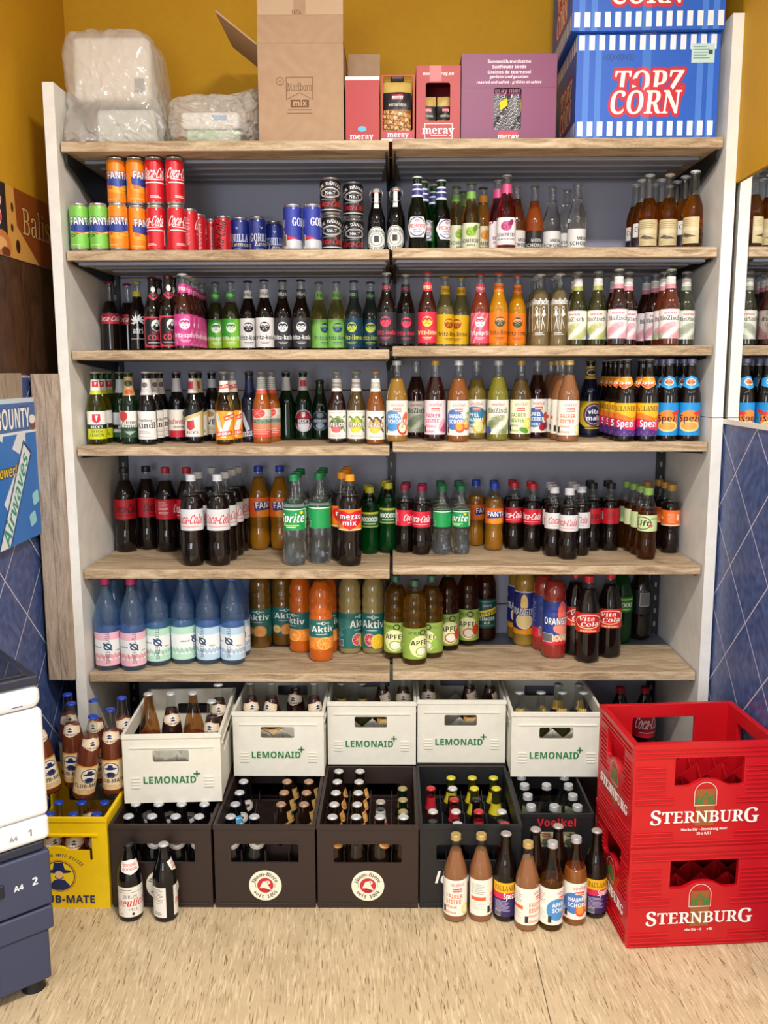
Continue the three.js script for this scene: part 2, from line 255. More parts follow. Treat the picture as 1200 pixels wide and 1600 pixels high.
cell('glassCola', 300, 90, (c, w, h) => { R(c, '#c01c34', 0, 0, w, h); script(c, 'Coca-Cola', 150, 46, 58, '#f4e6e6', 170); lines(c, '#e8b8b8', 20, 16, 50, 7, 9); });
cell('palm', 170, 230, (c, w, h) => { c.clearRect(0, 0, w, h); R(c, '#ececec', 82, 50, 7, 150); for (const a of [-2.9, -2.4, -1.9, -1.2, -0.7, -0.2, 0.35, 2.8]) { c.save(); c.translate(85, 56); c.rotate(a); PG(c, '#ececec', [0, -5], [38, -14], [66, 6], [36, 4]); c.restore(); } t(c, 'afri', 85, 132, 62, '#ececec', { f: 'serif', w: 90 }); R(c, '#ececec', 20, 196, 130, 4); });
cell('clubK', 200, 200, (c, w, h) => { R(c, '#d8304c', 0, 0, w, h); c.fillStyle = '#191618'; c.beginPath(); c.roundRect(14, 12, 172, 176, 40); c.fill(); O(c, '#ecebe6', 110, 58, 38); PG(c, '#191618', [78, 70], [110, 38], [142, 72], [120, 92], [98, 92]); O(c, '#ecebe6', 112, 56, 10); t(c, 'CLUB', 104, 108, 22, '#d8304c', {}); t(c, 'COLA', 104, 138, 48, '#e84058', { w: 140 }); R(c, '#d8d4cc', 44, 168, 110, 5); });
cell('clubKN', 100, 80, (c, w, h) => { R(c, '#171416', 0, 0, w, h); O(c, '#ecebe6', 50, 22, 16); PG(c, '#d8304c', [10, 44], [50, 70], [90, 44], [90, 54], [50, 80], [10, 54]); t(c, 'COLA', 50, 48, 20, '#e84058', {}); });
// beers
function beer(name, w, h, draw) { cell(name, w, h, draw); }
beer('bkLem', 200, 190, (c, w, h) => { R(c, '#efeee8', 0, 0, w, 90); R(c, '#15171a', 0, 90, w, 30); R(c, '#cfd81e', 0, 120, w, 70); PG(c, '#d8283c', [74, 20], [126, 20], [128, 66], [100, 84], [72, 66]); PG(c, '#efeee8', [92, 30], [112, 30], [100, 70]); t(c, "BECK'S", 100, 106, 26, '#f2f2ee', {}); t(c, 'GREEN', 100, 138, 24, '#4a5a10', {}); t(c, 'LEMON', 100, 162, 28, '#4a5a10', {}); });
beer('bkLemN', 120, 100, (c, w, h) => { R(c, '#e9e8e4', 0, 0, w, 72); R(c, '#c6d01e', 0, 72, w, 28); PG(c, '#d8283c', [48, 12], [74, 12], [74, 52], [48, 52]); PG(c, '#e9e8e4', [58, 20], [68, 20], [60, 46]); });
beer('bkPils', 190, 170, (c, w, h) => { R(c, '#c9ccd0', 0, 0, w, h); R(c, '#16181a', 0, 84, w, 30); t(c, "BECK'S", 95, 100, 26, '#f2f2ee', {}); PG(c, '#c8283c', [72, 16], [118, 16], [120, 56], [95, 74], [70, 56]); R(c, '#2a5a3a', 0, 136, w, 34); });
beer('urq', 200, 180, (c, w, h) => { R(c, '#f0ece0', 0, 0, w, 110); R(c, '#2a4a38', 0, 110, w, 70); O(c, '#d03a38', 54, 34, 36, 34); t(c, 'Pilsner', 100, 76, 30, '#2a2a2a', { f: 'serif' }); t(c, 'Urquell', 104, 102, 36, '#2a2a2a', { f: 'serif', w: 190 }); PG(c, '#9fb8a4', [60, 136], [140, 136], [100, 164]); });
beer('urqN', 120, 130, (c, w, h) => { R(c, '#c8a25e', 0, 0, w, h); O(c, '#2a4a38', 60, 46, 22); O(c, '#c84a38', 60, 104, 18); });
beer('kindl', 200, 190, (c, w, h) => { R(c, '#eeebe6', 0, 0, w, h); O(c, '#8a5a4a', 34, 46, 18, 24); t(c, 'Berliner', 110, 62, 24, '#222', { f: 'serif' }); t(c, 'Kindl', 112, 96, 54, '#1e1c1e', { f: 'serif', w: 150 }); lines(c, '#a8563a', 40, 134, 110, 2, 12, 3); lines(c, '#998', 40, 166, 120, 2, 8, 2); });
beer('kindlN', 120, 120, (c, w, h) => { R(c, '#d4d3d2', 0, 0, w, h); O(c, '#6a6060', 60, 46, 12, 20); lines(c, '#a09a9a', 30, 78, 60, 3, 8, 2); });
beer('budw', 200, 180, (c, w, h) => { R(c, '#eee6d6', 0, 0, w, 134); R(c, '#c8283a', 0, 134, w, 46); t(c, 'Budweiser', 96, 76, 44, '#c0222e', { f: 'serif', k: 0.2, w: 180 }); t(c, 'BUDVAR', 100, 112, 18, '#5a4a3a', {}); O(c, '#4a4a50', 154, 26, 24); });
beer('gold', 200, 190, (c, w, h) => { PG(c, '#d8c48a', [0, 70], [200, 0], [200, 190], [0, 190]); PG(c, '#16171a', [0, 0], [200, 0], [0, 70]); PG(c, '#f0ece4', [0, 96], [140, 46], [140, 190], [0, 190]); PG(c, '#c83a40', [54, 84], [100, 76], [104, 130], [78, 148], [52, 132]); t(c, "BECK'S", 86, 160, 24, '#333', {}); });
beer('goldN', 120, 110, (c, w, h) => { R(c, '#d9cfa8', 0, 0, w, h); R(c, '#eeeae2', 0, 0, 60, h); PG(c, '#c8324a', [30, 24], [62, 24], [62, 80], [30, 80]); });
beer('jever', 190, 180, (c, w, h) => { c.clearRect(0, 0, w, h); O(c, '#ece6d4', 95, 90, 92, 88); t(c, 'JEVER', 95, 92, 50, '#2a3a54', { w: 160 }); O(c, '#b08a3a', 95, 36, 26, 18); lines(c, '#8a7a5a', 60, 126, 70, 3, 8); });
beer('vplus', 200, 190, (c, w, h) => { R(c, '#f2a01c', 0, 0, w, h); PG(c, '#f6f0e6', [30, 10], [60, 10], [86, 120], [124, 6], [160, 12], [104, 176], [76, 176]); PG(c, '#c8d2de', [44, 14], [58, 12], [84, 110], [80, 130]); c.save(); c.translate(104, 52); c.rotate(-0.3); R(c, '#e4542c', -6, -18, 84, 30); t(c, 'VELTINS', 36, -2, 18, '#fff', {}); c.restore(); c.save(); c.translate(90, 150); c.rotate(-0.12); R(c, '#e0482c', -74, -16, 130, 32); t(c, 'CURUBA', -8, 0, 26, '#fff', {}); c.restore(); });
beer('vplusN', 110, 90, (c, w, h) => { R(c, '#f4ede2', 0, 0, w, h); c.save(); c.translate(55, 45); c.rotate(-0.3); R(c, '#e0482c', -44, -14, 88, 28); t(c, 'VELTINS', 0, 0, 18, '#fff', {}); c.restore(); });
beer('vdark', 200, 190, (c, w, h) => { R(c, '#14172a', 0, 0, w, h); PG(c, '#b8bcc8', [20, 20], [50, 16], [90, 130], [70, 150]); PG(c, '#c0242e', [110, 40], [150, 20], [116, 150], [94, 140]); c.save(); c.translate(100, 160); c.rotate(-0.15); R(c, '#d8d8de', -90, -16, 180, 32); t(c, 'ENERGY', 0, 0, 28, '#1a1c2a', {}); c.restore(); });
beer('grape', 200, 180, (c, w, h) => { const g = ['#d9d6c8', '#c4c4b8', '#d08a6a', '#d8503c']; g.forEach((k, i) => R(c, k, 0, i * 45, w, 46)); R(c, '#8aa08a', 0, 64, w, 28); t(c, 'Schöfferhofer', 100, 78, 30, '#2c4a40', { f: 'serif', w: 190 }); O(c, '#e8404a', 76, 26, 44, 34); Q(c, '#f7d8b8', 6, 76, 26, 44, 34); for (let i = 0; i < 8; i++) { c.save(); c.translate(76, 26); c.rotate(i * 0.785); R(c, '#f4a08a', 0, -1, 36, 3); c.restore(); } lines(c, '#f4d8c8', 40, 130, 110, 3, 12, 4); });
beer('grapeN', 120, 100, (c, w, h) => { R(c, '#c9ccca', 0, 0, w, 76); R(c, '#d8503c', 0, 76, w, 24); lines(c, '#8a9490', 10, 14, 100, 5, 12, 4); });
beer('bkRed', 190, 170, (c, w, h) => { c.clearRect(0, 0, w, h); O(c, '#b8bcc0', 95, 85, 86, 82); O(c, '#b02834', 95, 85, 78, 74); O(c, '#c8ccd0', 95, 118, 50, 42); R(c, '#101214', 0, 68, w, 36); t(c, "BECK'S", 95, 86, 32, '#f0f0f0', {}); PG(c, '#e8e8e8', [80, 22], [110, 22], [110, 50], [95, 62], [80, 50]); });
beer('bkRedN', 120, 130, (c, w, h) => { R(c, '#c4c8ce', 0, 0, w, h); PG(c, '#c02838', [46, 30], [76, 30], [76, 90], [46, 90]); });
beer('hein', 190, 170, (c, w, h) => { c.clearRect(0, 0, w, h); O(c, '#6a7884', 95, 85, 84, 82); O(c, '#23343c', 95, 85, 74, 72); R(c, '#5a6874', 20, 68, 150, 34); t(c, 'HEINEKEN', 95, 86, 26, '#dfe6ea', {}); O(c, '#8794a0', 95, 126, 36, 26); O(c, '#8794a0', 95, 40, 30, 20); });
function lemo(name, word, f1, f2, leaf) { cell(name, 190, 190, (c, w, h) => { R(c, '#f3f1e6', 0, 0, w, h); R(c, '#b8b4a8', 56, 14, 78, 4); O(c, f1, 96, 92, 52, 44); O(c, f2, 88, 124, 34, 26); for (let i = 0; i < 7; i++) O(c, leaf, 50 + i * 16, 44 + (i % 3) * 12, 14, 7, i); O(c, leaf, 146, 130, 18, 8, 1); t(c, word, 95, 96, 38, '#ffffff', { w: 126, o: '#3a3a2e', ow: 5 }); lines(c, '#8a8678', 54, 164, 82, 2, 8, 3); }); }
lemo('melon', 'MELON', '#5a6e4a', '#e06a6a', '#8aa05a'); lemo('lemon', 'LEMON', '#c9c43a', '#f0d43c', '#7a9a3a'); lemo('peach', 'PEACH', '#e8a860', '#e8c84a', '#4a4a40');
cell('lemoN', 110, 90, (c, w, h) => { R(c, '#efece2', 0, 0, w, h); lines(c, '#6a665a', 24, 26, 62, 5, 9, 4); });
// juice bottles
function juice(name, col, lines2, draw, bg = '#f3efe2') {
  cell(name, 420, 200, (c, w, h) => {
    R(c, bg, 0, 0, w, h); c.save(); c.translate(210, 0); draw(c); t(c, 'voelkel', 4, 26, 28, '#b8345a', { b: false }); R(c, '#e0523c', -26, 46, 56, 20); t(c, 'demeter', 2, 56, 13, '#fff', {});
    lines2.forEach((s, i) => t(c, s, -70, 90 + i * 30, i < 2 ? 31 : 19, col, { a: 'left', w: 140 })); c.restore();
    lines(c, '#9a9690', 14, 26, 90, 6, 10, 3); R(c, col, 14, 96, 92, 20); lines(c, '#aaa69c', 14, 126, 90, 5, 9, 2); barcode(c, 330, 110, 66, 66); R(c, '#2c2c2c', 118, 150, 20, 36); R(c, '#6aa02c', 300, 140, 24, 30);
  });
}
const fruit = (c, col, x, y, r, in2) => { O(c, col, x, y, r); if (in2) O(c, in2, x - 2, y - 2, r * 0.7); };
juice('voApf', '#ffffff', ['APFEL', 'SCHORLE'], (c) => { O(c, '#4a92d4', -36, 116, 66, 60); fruit(c, '#cf3a2c', 42, 158, 40, '#f4ead0'); O(c, '#c89a4a', 36, 150, 7, 10); O(c, '#e8663a', 60, 104, 22, 40, 0.4); });
juice('voPink', '#d8467c', ['FAIRER', 'EISTEE', 'Hibiskus', 'Granat'], (c) => { O(c, '#eab0c4', 60, 150, 34, 44, 0.5); PG(c, '#c85a84', [30, 176], [80, 120], [84, 190]); }, '#f6dfe2');
juice('voRha', '#ffffff', ['RHABARBER', 'SCHORLE'], (c) => { O(c, '#4a7cc4', -34, 110, 68, 58); fruit(c, '#e8523c', 10, 148, 36, '#f2a03c'); fruit(c, '#e8523c', 60, 138, 32, '#f4b04a'); O(c, '#8ab24a', 66, 92, 18, 34, 0.5); });
juice('voAna', '#ffffff', ['APFEL', 'ANANAS', 'SCHORLE'], (c) => { O(c, '#2f8ab0', -10, 104, 92, 62); fruit(c, '#d8c04a', 20, 160, 46, '#efe4a0'); O(c, '#b88a3a', 74, 110, 22, 46, 0.3); });
juice('voYel', '#6a8a1e', ['FAIRER', 'EISTEE', 'Minze', 'Zitrone'], (c) => { fruit(c, '#ecd83c', 58, 140, 34, '#f4ea90'); O(c, '#5a9a3a', 26, 178, 34, 16, 0.3); }, '#f1efcb');
juice('voFru', '#ffffff', ['APFEL', 'BEEREN', 'SCHORLE'], (c) => { O(c, '#3a6ab0', -30, 110, 66, 58); fruit(c, '#b02a3c', 30, 164, 26); fruit(c, '#8a2038', 66, 158, 24); O(c, '#d0503c', 60, 106, 28); });
juice('voTea', '#e2663a', ['FAIRER', 'EISTEE', 'Pfirsich', 'Zitrone'], (c) => { fruit(c, '#ecd86a', 60, 168, 30, '#f6eeb4'); });
bio('voLem', '#f0edd6', '#6a7a4a', '#4a58b4');
cell('nrwMalz', 230, 200, (c, w, h) => { R(c, '#14172c', 0, 0, w, h); PG(c, '#d8b92c', [30, 0], [230, 0], [230, 150], [90, 160], [30, 120]); O(c, '#6a2a3c', 140, 84, 62, 70); O(c, '#a8aec0', 140, 84, 52, 60); O(c, '#262a54', 140, 84, 46, 54); t(c, 'vita', 140, 66, 38, '#fff', {}); t(c, 'malz', 140, 104, 40, '#fff', {}); R(c, '#f0d850', 90, 164, 100, 7); });
cell('nrwMalzN', 130, 110, (c, w, h) => { R(c, '#c9a84a', 0, 0, w, h); O(c, '#1c1a24', 70, 52, 34); Q(c, '#e8d48a', 8, 70, 52, 22, 22, 0.6, 5.6); });
cell('nrwPau', 260, 200, (c, w, h) => { R(c, '#f6b81c', 0, 0, w, h); PG(c, '#ee7a22', [0, 80], [80, 56], [190, 90], [260, 66], [260, 200], [0, 200]); PG(c, '#d9285a', [0, 130], [70, 90], [180, 110], [260, 90], [260, 200], [0, 200]); PG(c, '#4a2a78', [0, 176], [90, 140], [200, 168], [260, 150], [260, 200], [0, 200]); t(c, 'PAULANER', 130, 34, 40, '#3a2a14', { f: 'serif', w: 176 }); t(c, 'Spezi', 146, 124, 58, '#ffffff', { w: 122, o: '#b81c4a', ow: 4 }); for (let i = 0; i < 12; i++) Q(c, '#8a78b8', 2, 20 + i * 20, 172 + (i * 13) % 24, 5); });
cell('nrwPauB', 260, 200, (c, w, h) => { R(c, '#f6b81c', 0, 0, w, 60); R(c, '#d9285a', 0, 60, w, 34); R(c, '#3a2662', 0, 94, w, 106); t(c, 'PAULANER', 130, 32, 40, '#3a2a14', { f: 'serif', w: 210 }); t(c, 'Spezi', 170, 78, 46, '#fff', {}); lines(c, '#c8c0dc', 30, 106, 150, 8, 8, 3); barcode(c, 30, 168, 60, 30); });
cell('nrwPauN', 130, 130, (c, w, h) => { c.clearRect(0, 0, w, h); PG(c, '#f6a41c', [6, 6], [124, 6], [130, 70], [65, 128], [0, 70]); PG(c, '#e84a2a', [6, 60], [124, 60], [65, 124]); t(c, 'PAULANER', 65, 28, 16, '#4a2c10', { f: 'serif' }); t(c, 'Spezi', 65, 66, 34, '#ffffff', {}); });
cell('nrwSpz', 260, 200, (c, w, h) => { R(c, '#1a8fd6', 0, 0, w, h); O(c, '#f08a2c', 130, 100, 70, 54); PG(c, '#d83a2c', [150, 60], [224, 36], [210, 62], [168, 84]); O(c, '#f6d08a', 130, 142, 66, 34); O(c, '#f0a04a', 130, 142, 50, 24); t(c, 'Spezi', 130, 94, 56, '#1c1a3a', { w: 140 }); for (let i = 0; i < 8; i++) O(c, '#bfe4f6', 20 + i * 6, 20 + i * 13, 3); });
cell('nrwSpzN', 130, 110, (c, w, h) => { c.clearRect(0, 0, w, h); PG(c, '#2a9adc', [0, 20], [65, 0], [130, 20], [118, 80], [65, 110], [12, 80]); O(c, '#f4e8dc', 65, 48, 30); O(c, '#ee7a3a', 65, 48, 24); t(c, 'Spezi', 65, 50, 20, '#1c1a3a', {}); });
// plastic bottles
function spree(name, tint, line) { cell(name, 440, 200, (c, w, h) => { R(c, '#eef1f0', 0, 0, w, h); R(c, tint, 0, 0, w, 44); R(c, tint, 0, 164, w, 36); for (let i = 0; i < 60; i++) R(c, line, i * 7.4, 138 - (i * 29 % 17), 5, 26); t(c, 'SPREE', 222, 186, 29, '#24424e', { r: -1.57, b: false, a: 'left' }); Q(c, '#17406a', 8, 222, 84, 19, 17); PG(c, '#17406a', [196, 64], [202, 58], [248, 104], [242, 110]); t(c, 'UELL', 222, 62, 29, '#24424e', { r: -1.57, b: false, a: 'left' }); t(c, 'mineral', 160, 86, 14, '#345', {}); t(c, 'natur', 282, 110, 13, '#345', {}); barcode(c, 380, 140, 50, 44); lines(c, '#6a8088', 356, 40, 60, 9, 9); }); }
spree('plSqP', '#f2bccb', '#e8788f'); spree('plSqG', '#b8e2cc', '#7cc0a4'); spree('plSqB', '#bcd8ec', '#86b2d8');
function aktiv(name, fruits) { cell(name, 440, 200, (c, w, h) => { R(c, '#1f6a66', 0, 0, w, h); O(c, '#3a8078', 90, 60, 70, 30); Q(c, '#eef2ee', 4, 220, 22, 10); t(c, 'SPREE  UELL', 220, 22, 14, '#dfeae6', {}); t(c, 'Aktiv', 220, 62, 58, '#f4f6f2', {}); lines(c, '#cfe0da', 176, 94, 90, 1, 8, 4); fruits(c); barcode(c, 40, 150, 66, 36); lines(c, '#a8ccc4', 30, 50, 80, 9, 10); t(c, 'Aktiv', 400, 62, 40, '#f4f6f2', {}); }); }
const slice = (c, x, y, r, rim, flesh) => { O(c, rim, x, y, r); O(c, flesh, x, y, r * 0.84); for (let i = 0; i < 9; i++) { c.save(); c.translate(x, y); c.rotate(i * 0.7); R(c, rim, 0, -1.5, r * 0.8, 3); c.restore(); } };
aktiv('plAkM', (c) => { slice(c, 230, 164, 44, '#d88a3a', '#e8a860'); slice(c, 160, 160, 30, '#e0b060', '#f0d890'); });
aktiv('plAkO', (c) => { R(c, '#ef8a2c', 0, 118, 440, 90); slice(c, 226, 160, 42, '#f6c070', '#ee8a24'); for (let i = 0; i < 16; i++) Q(c, '#f6b45c', 4, i * 30, 132 + (i * 17) % 50, 12); });
aktiv('plAkG', (c) => { slice(c, 196, 150, 36, '#e8b0a0', '#b82a4a'); slice(c, 250, 162, 44, '#f4d040', '#ecc028'); });
function apf(name, red) { cell(name, 440, 200, (c, w, h) => { R(c, '#8fae4a', 0, 0, w, h); t(c, 'SPREE', 184, 30, 26, '#28381c', { b: false }); Q(c, '#1e2a1a', 7, 240, 30, 18, 16); t(c, 'UELL', 286, 30, 24, '#5a7038', { b: false }); O(c, '#eef0b0', 226, 118, 66, 70); t(c, 'APFEL', 230, 94, 44, '#2a2a1c', { w: 130 }); O(c, '#f6f2da', 232, 150, 34, 28); Q(c, red ? '#d0402c' : '#8ab83a', 6, 232, 150, 34, 28); if (red) O(c, '#d0402c', 280, 130, 26, 34); else O(c, '#9ac24a', 284, 138, 22, 30); lines(c, '#e8eec8', 24, 40, 80, 12, 11); R(c, '#f0dc3c', 20, 110, 84, 16); barcode(c, 360, 130, 60, 50); }); }
apf('plApf', false); apf('plApR', true);
cell('plSchw', 420, 180, (c, w, h) => { R(c, '#12483c', 0, 0, w, h); R(c, '#4a9080', 0, 14, w, 5); R(c, '#4a9080', 0, 160, w, 5); c.save(); c.translate(210, 84); c.rotate(-0.2); R(c, '#e8cf2a', -120, -18, 240, 36); t(c, 'Schweppes', 0, 0, 34, '#1c2a20', { k: 0.2, f: 'serif' }); c.restore(); t(c, 'GINGER', 210, 122, 28, '#d8e6e0', {}); t(c, 'ALE', 210, 146, 22, '#d8e6e0', {}); t(c, 'pure', 210, 40, 26, '#8ab8d0', {}); });
cell('plOra', 420, 230, (c, w, h) => { R(c, '#262a78', 0, 0, w, h); PG(c, '#f2a01c', [0, 190], [110, 196], [200, 206], [300, 180], [420, 190], [420, 230], [0, 230]); O(c, '#e8c878', 210, 64, 22, 50); O(c, '#f0d894', 210, 158, 48, 40); Q(c, '#f8ecc4', 6, 210, 158, 48, 40); t(c, 'ORANGINA', 206, 108, 50, '#d6d8ea', { w: 180, o: '#1a1c50', ow: 6 }); R(c, '#e8ecf8', 0, 0, w, 5); });
cell('plRou', 420, 230, (c, w, h) => { R(c, '#263a8e', 0, 0, w, h); PG(c, '#d8283c', [0, 170], [120, 176], [220, 190], [420, 176], [420, 230], [0, 230]); O(c, '#e86a5a', 236, 60, 30, 60); O(c, '#f0907a', 240, 140, 58, 34); t(c, 'ORANGINA', 220, 104, 50, '#ffffff', { w: 190, o: '#16204a', ow: 6 }); t(c, 'ROUGE', 228, 192, 44, '#f0c04a', { o: '#fff', ow: 5, w: 120 }); barcode(c, 110, 170, 70, 46); lines(c, '#c8d0f0', 20, 30, 70, 12, 10); });
cell('plVit', 420, 160, (c, w, h) => { R(c, '#cf2a20', 0, 0, w, h); R(c, '#e0762a', 0, 0, 120, h); R(c, '#e0762a', 310, 0, 110, h); c.save(); c.translate(212, 70); c.rotate(-0.12); O(c, '#c8202a', 0, 0, 82, 58); Q(c, '#f4e4b8', 7, 0, 0, 78, 54); t(c, 'Vita', -8, -24, 46, '#fbf4e0', { f: 'serif', k: 0.25 }); t(c, 'Cola', 6, 20, 48, '#fbf4e0', { f: 'serif', k: 0.25 }); c.restore(); t(c, 'ORIGINAL', 212, 144, 20, '#f6e6b0', {}); });
cell('plDew', 420, 150, (c, w, h) => { R(c, '#1f7a34', 0, 0, w, h); R(c, '#c8d23a', 110, 20, 200, 12); for (let i = 0; i < 6; i++) { Q(c, '#eef6ea', 6, 150 + i * 24, 80, 9, 18); } R(c, '#d8e84a', 150, 120, 120, 8); });
cell('plBlk', 420, 150, (c, w, h) => { R(c, '#0d0d10', 0, 0, w, h); barcode(c, 180, 20, 60, 80); lines(c, '#777', 190, 4, 40, 2, 6); });
cell('plsGrn', 360, 130, (c, w, h) => { R(c, '#2a5a34', 0, 0, w, h); R(c, '#c8c83a', 0, 0, w, 18); for (let i = 0; i < 7; i++) Q(c, '#dfe8dc', 6, 126 + i * 18, 62, 7, 16); R(c, '#cdd8ca', 140, 94, 80, 8); R(c, '#8aa84a', 0, 116, w, 14); });
cell('plsLif', 360, 130, (c, w, h) => { R(c, '#c9dca0', 0, 0, w, h); Q(c, '#1c2a18', 6, 170, 66, 54, 48); t(c, 'Lift', 172, 66, 58, '#1f2a1a', { k: 0.15 }); t(c, 'APFEL', 250, 30, 18, '#3a5a24', {}); O(c, '#d84a6a', 224, 84, 12); R(c, '#e8ecd8', 300, 0, 60, h); Q(c, '#1c1c1c', 7, 330, 66, 14); });
// returnable glass
cell('mate', 230, 210, (c, w, h) => { R(c, '#e8a848', 0, 0, w, h); c.fillStyle = '#f1d9ac'; c.beginPath(); c.roundRect(14, 12, 202, 190, 30); c.fill(); O(c, '#f6efe0', 115, 72, 50); Q(c, '#1c2a5a', 5, 115, 72, 50); PG(c, '#1c2a5a', [84, 100], [104, 84], [126, 84], [148, 104], [130, 118], [100, 118]); O(c, '#1c2a5a', 115, 62, 40, 8); PG(c, '#1c2a5a', [96, 60], [102, 36], [128, 36], [134, 60]); t(c, 'CLUB-MATE', 115, 146, 36, '#26284a', { w: 186 }); lines(c, '#b08a54', 50, 174, 130, 3, 9, 3); });
cell('mateN', 150, 110, (c, w, h) => { c.clearRect(0, 0, w, h); PG(c, '#efdcc0', [0, 30], [75, 0], [150, 30], [140, 78], [75, 110], [10, 78]); Q(c, '#d08a4a', 3, 75, 46, 60, 36, 2.6, 6.8); O(c, '#f6efe4', 75, 48, 22); PG(c, '#1c2a5a', [60, 60], [75, 52], [90, 60], [84, 68], [66, 68]); O(c, '#1c2a5a', 75, 44, 18, 4); PG(c, '#1c2a5a', [66, 44], [70, 32], [80, 32], [84, 44]); t(c, 'CLUB-MATE', 75, 86, 18, '#26284a', {}); });
cell('beerN', 130, 110, (c, w, h) => { c.clearRect(0, 0, w, h); O(c, '#d9d6d0', 65, 55, 60, 52); Q(c, '#7a5a4a', 4, 65, 55, 50, 42); O(c, '#5a3a34', 65, 55, 26, 16); });
cell('amberN', 130, 110, (c, w, h) => { c.clearRect(0, 0, w, h); O(c, '#d88a3a', 65, 55, 60, 52); Q(c, '#f0dca8', 6, 65, 55, 50, 42); O(c, '#f0c070', 65, 55, 24); });
cell('blueN', 130, 110, (c, w, h) => { c.clearRect(0, 0, w, h); O(c, '#4aa4dc', 65, 55, 62, 52); Q(c, '#d8ecf8', 6, 65, 55, 46, 38); O(c, '#eaf6fc', 65, 55, 24, 10, -0.3); });
cell('neu', 250, 230, (c, w, h) => { R(c, '#ebe6da', 0, 0, w, h); R(c, '#4a463e', 20, 40, 210, 3); lines(c, '#7a766c', 40, 20, 110, 1, 8, 6); t(c, 'BERLIN', 110, 72, 30, '#3c3834', { b: false }); t(c, 'neulich', 125, 120, 74, '#cc2a34', { f: 'serif', k: 0.3, w: 215 }); t(c, 'HELL', 130, 170, 30, '#3a3632', { b: false }); O(c, '#3a3632', 130, 206, 10, 11); t(c, '0,5', 50, 206, 16, '#555', {}); });
cell('neuB', 110, 230, (c, w, h) => { R(c, '#e9e5da', 0, 0, w, h); lines(c, '#6a665c', 12, 16, 86, 9, 11, 3); R(c, '#8a867c', 30, 120, 56, 3); lines(c, '#6a665c', 30, 190, 56, 3, 9, 4); });
cell('neuN', 150, 110, (c, w, h) => { c.clearRect(0, 0, w, h); PG(c, '#efe9e0', [0, 16], [75, 0], [150, 16], [130, 84], [75, 110], [20, 84]); for (let i = 0; i < 12; i++) Q(c, '#c8343c', 3, 34 + (i % 6) * 15, 40 + Math.floor(i / 6) * 28, 5, 9); });
cell('foil', 60, 60, (c, w, h) => { R(c, '#c9a24a', 0, 0, w, h); for (let i = 0; i < 12; i++) R(c, i % 2 ? '#dcc07a' : '#b48c34', i * 5, 0, 3, h); });
function plain(name, col) { cell(name, 16, 16, (c, w, h) => R(c, col, 0, 0, w, h)); }
plain('pWhite', '#e9e7e2'); plain('pGreen', '#7fb04a'); plain('pOrange', '#e8962c'); plain('pPink', '#c4487c'); plain('pYellow', '#d8c828'); plain('pSilver', '#c2c4c8'); plain('pRed', '#c8283a'); plain('pBlack', '#17181c'); plain('pBlue', '#1c2a54');
const SHEETS = ATLASES.map((c) => {
  const map = canvasTex(c);
  return { paper: std(0xffffff, 0.42, { map }), print: std(0xffffff, 0.42, { map, alphaTest: 0.5 }), tin: phys({ color: 0xffffff, map, roughness: 0.34, metalness: 0.15, clearcoat: 0.6, clearcoatRoughness: 0.15 }) };
});
const CUT = new Set(['swing', 'peroni', 'alm', 'palm', 'jever', 'bkRed', 'hein', 'nrwPauN', 'nrwSpzN', 'mateN', 'beerN', 'amberN', 'blueN', 'neuN']);

// ---------------------------------------------------------------- drinks: glass, liquids, shapes
const liquid = (color, dist, o = {}) => phys({ color: 0xffffff, roughness: 0.04, transmission: 1, thickness: 0.05, ior: 1.36, attenuationColor: new THREE.Color(color), attenuationDistance: dist, ...o });
// fine beads of moisture inside the water bottles
const beadTex = (() => { const c = canvasOf(512, 512), k = c.getContext('2d'); R(k, '#000', 0, 0, 512, 512); for (let i = 0; i < 5200; i++) O(k, ['#fff', '#999', '#555'][i % 3], rnd() * 512, rnd() * 512, 1.2 + rnd() * 1.8); const x = new THREE.CanvasTexture(c); x.wrapS = x.wrapT = THREE.RepeatWrapping; x.magFilter = THREE.LinearFilter; return x; })();
const L = {
  cola: phys({ color: 0x120a08, roughness: 0.035 }), brown: phys({ color: 0x1c0f08, roughness: 0.04 }), black: phys({ color: 0x0b0b0e, roughness: 0.04 }),
  navy: phys({ color: 0x10162c, roughness: 0.08 }), green: liquid(0x1a7a34, 0.04), deepGreen: phys({ color: 0x08200f, roughness: 0.08 }), petGreen: liquid(0x22b84c, 0.08, { color: 0x0c9440, transmission: 0.9 }),
  clear: liquid(0xf2f6f4, 0.8, { color: 0xe4e8e8, transmission: 0.985 }), corona: liquid(0xe69c1c, 0.1, { color: 0xc8860c, transmission: 0.96 }), lemonBeer: liquid(0xcfd03a, 0.11, { color: 0xa8a61c, transmission: 0.95 }),
  apple: liquid(0xc07c28, 0.09, { color: 0x8a4c14, transmission: 0.95 }), applePale: liquid(0xe8c850, 0.15, { color: 0xb88a18, transmission: 0.93 }), lift: liquid(0xd08a44, 0.1, { color: 0x9a5a20, transmission: 0.94 }), mate: phys({ color: 0x6a3420, roughness: 0.08 }), mateDark: phys({ color: 0x2c1512, roughness: 0.08 }),
  cider: liquid(0xd8a840, 0.11), ciderB: liquid(0xb02040, 0.06), pale: liquid(0xe4e8cc, 0.3),
  mate2: phys({ color: 0x9a5a3c, roughness: 0.1 }),
};
const juiceMat = (color) => phys({ color, roughness: 0.05, clearcoat: 0.5, clearcoatRoughness: 0.03 });
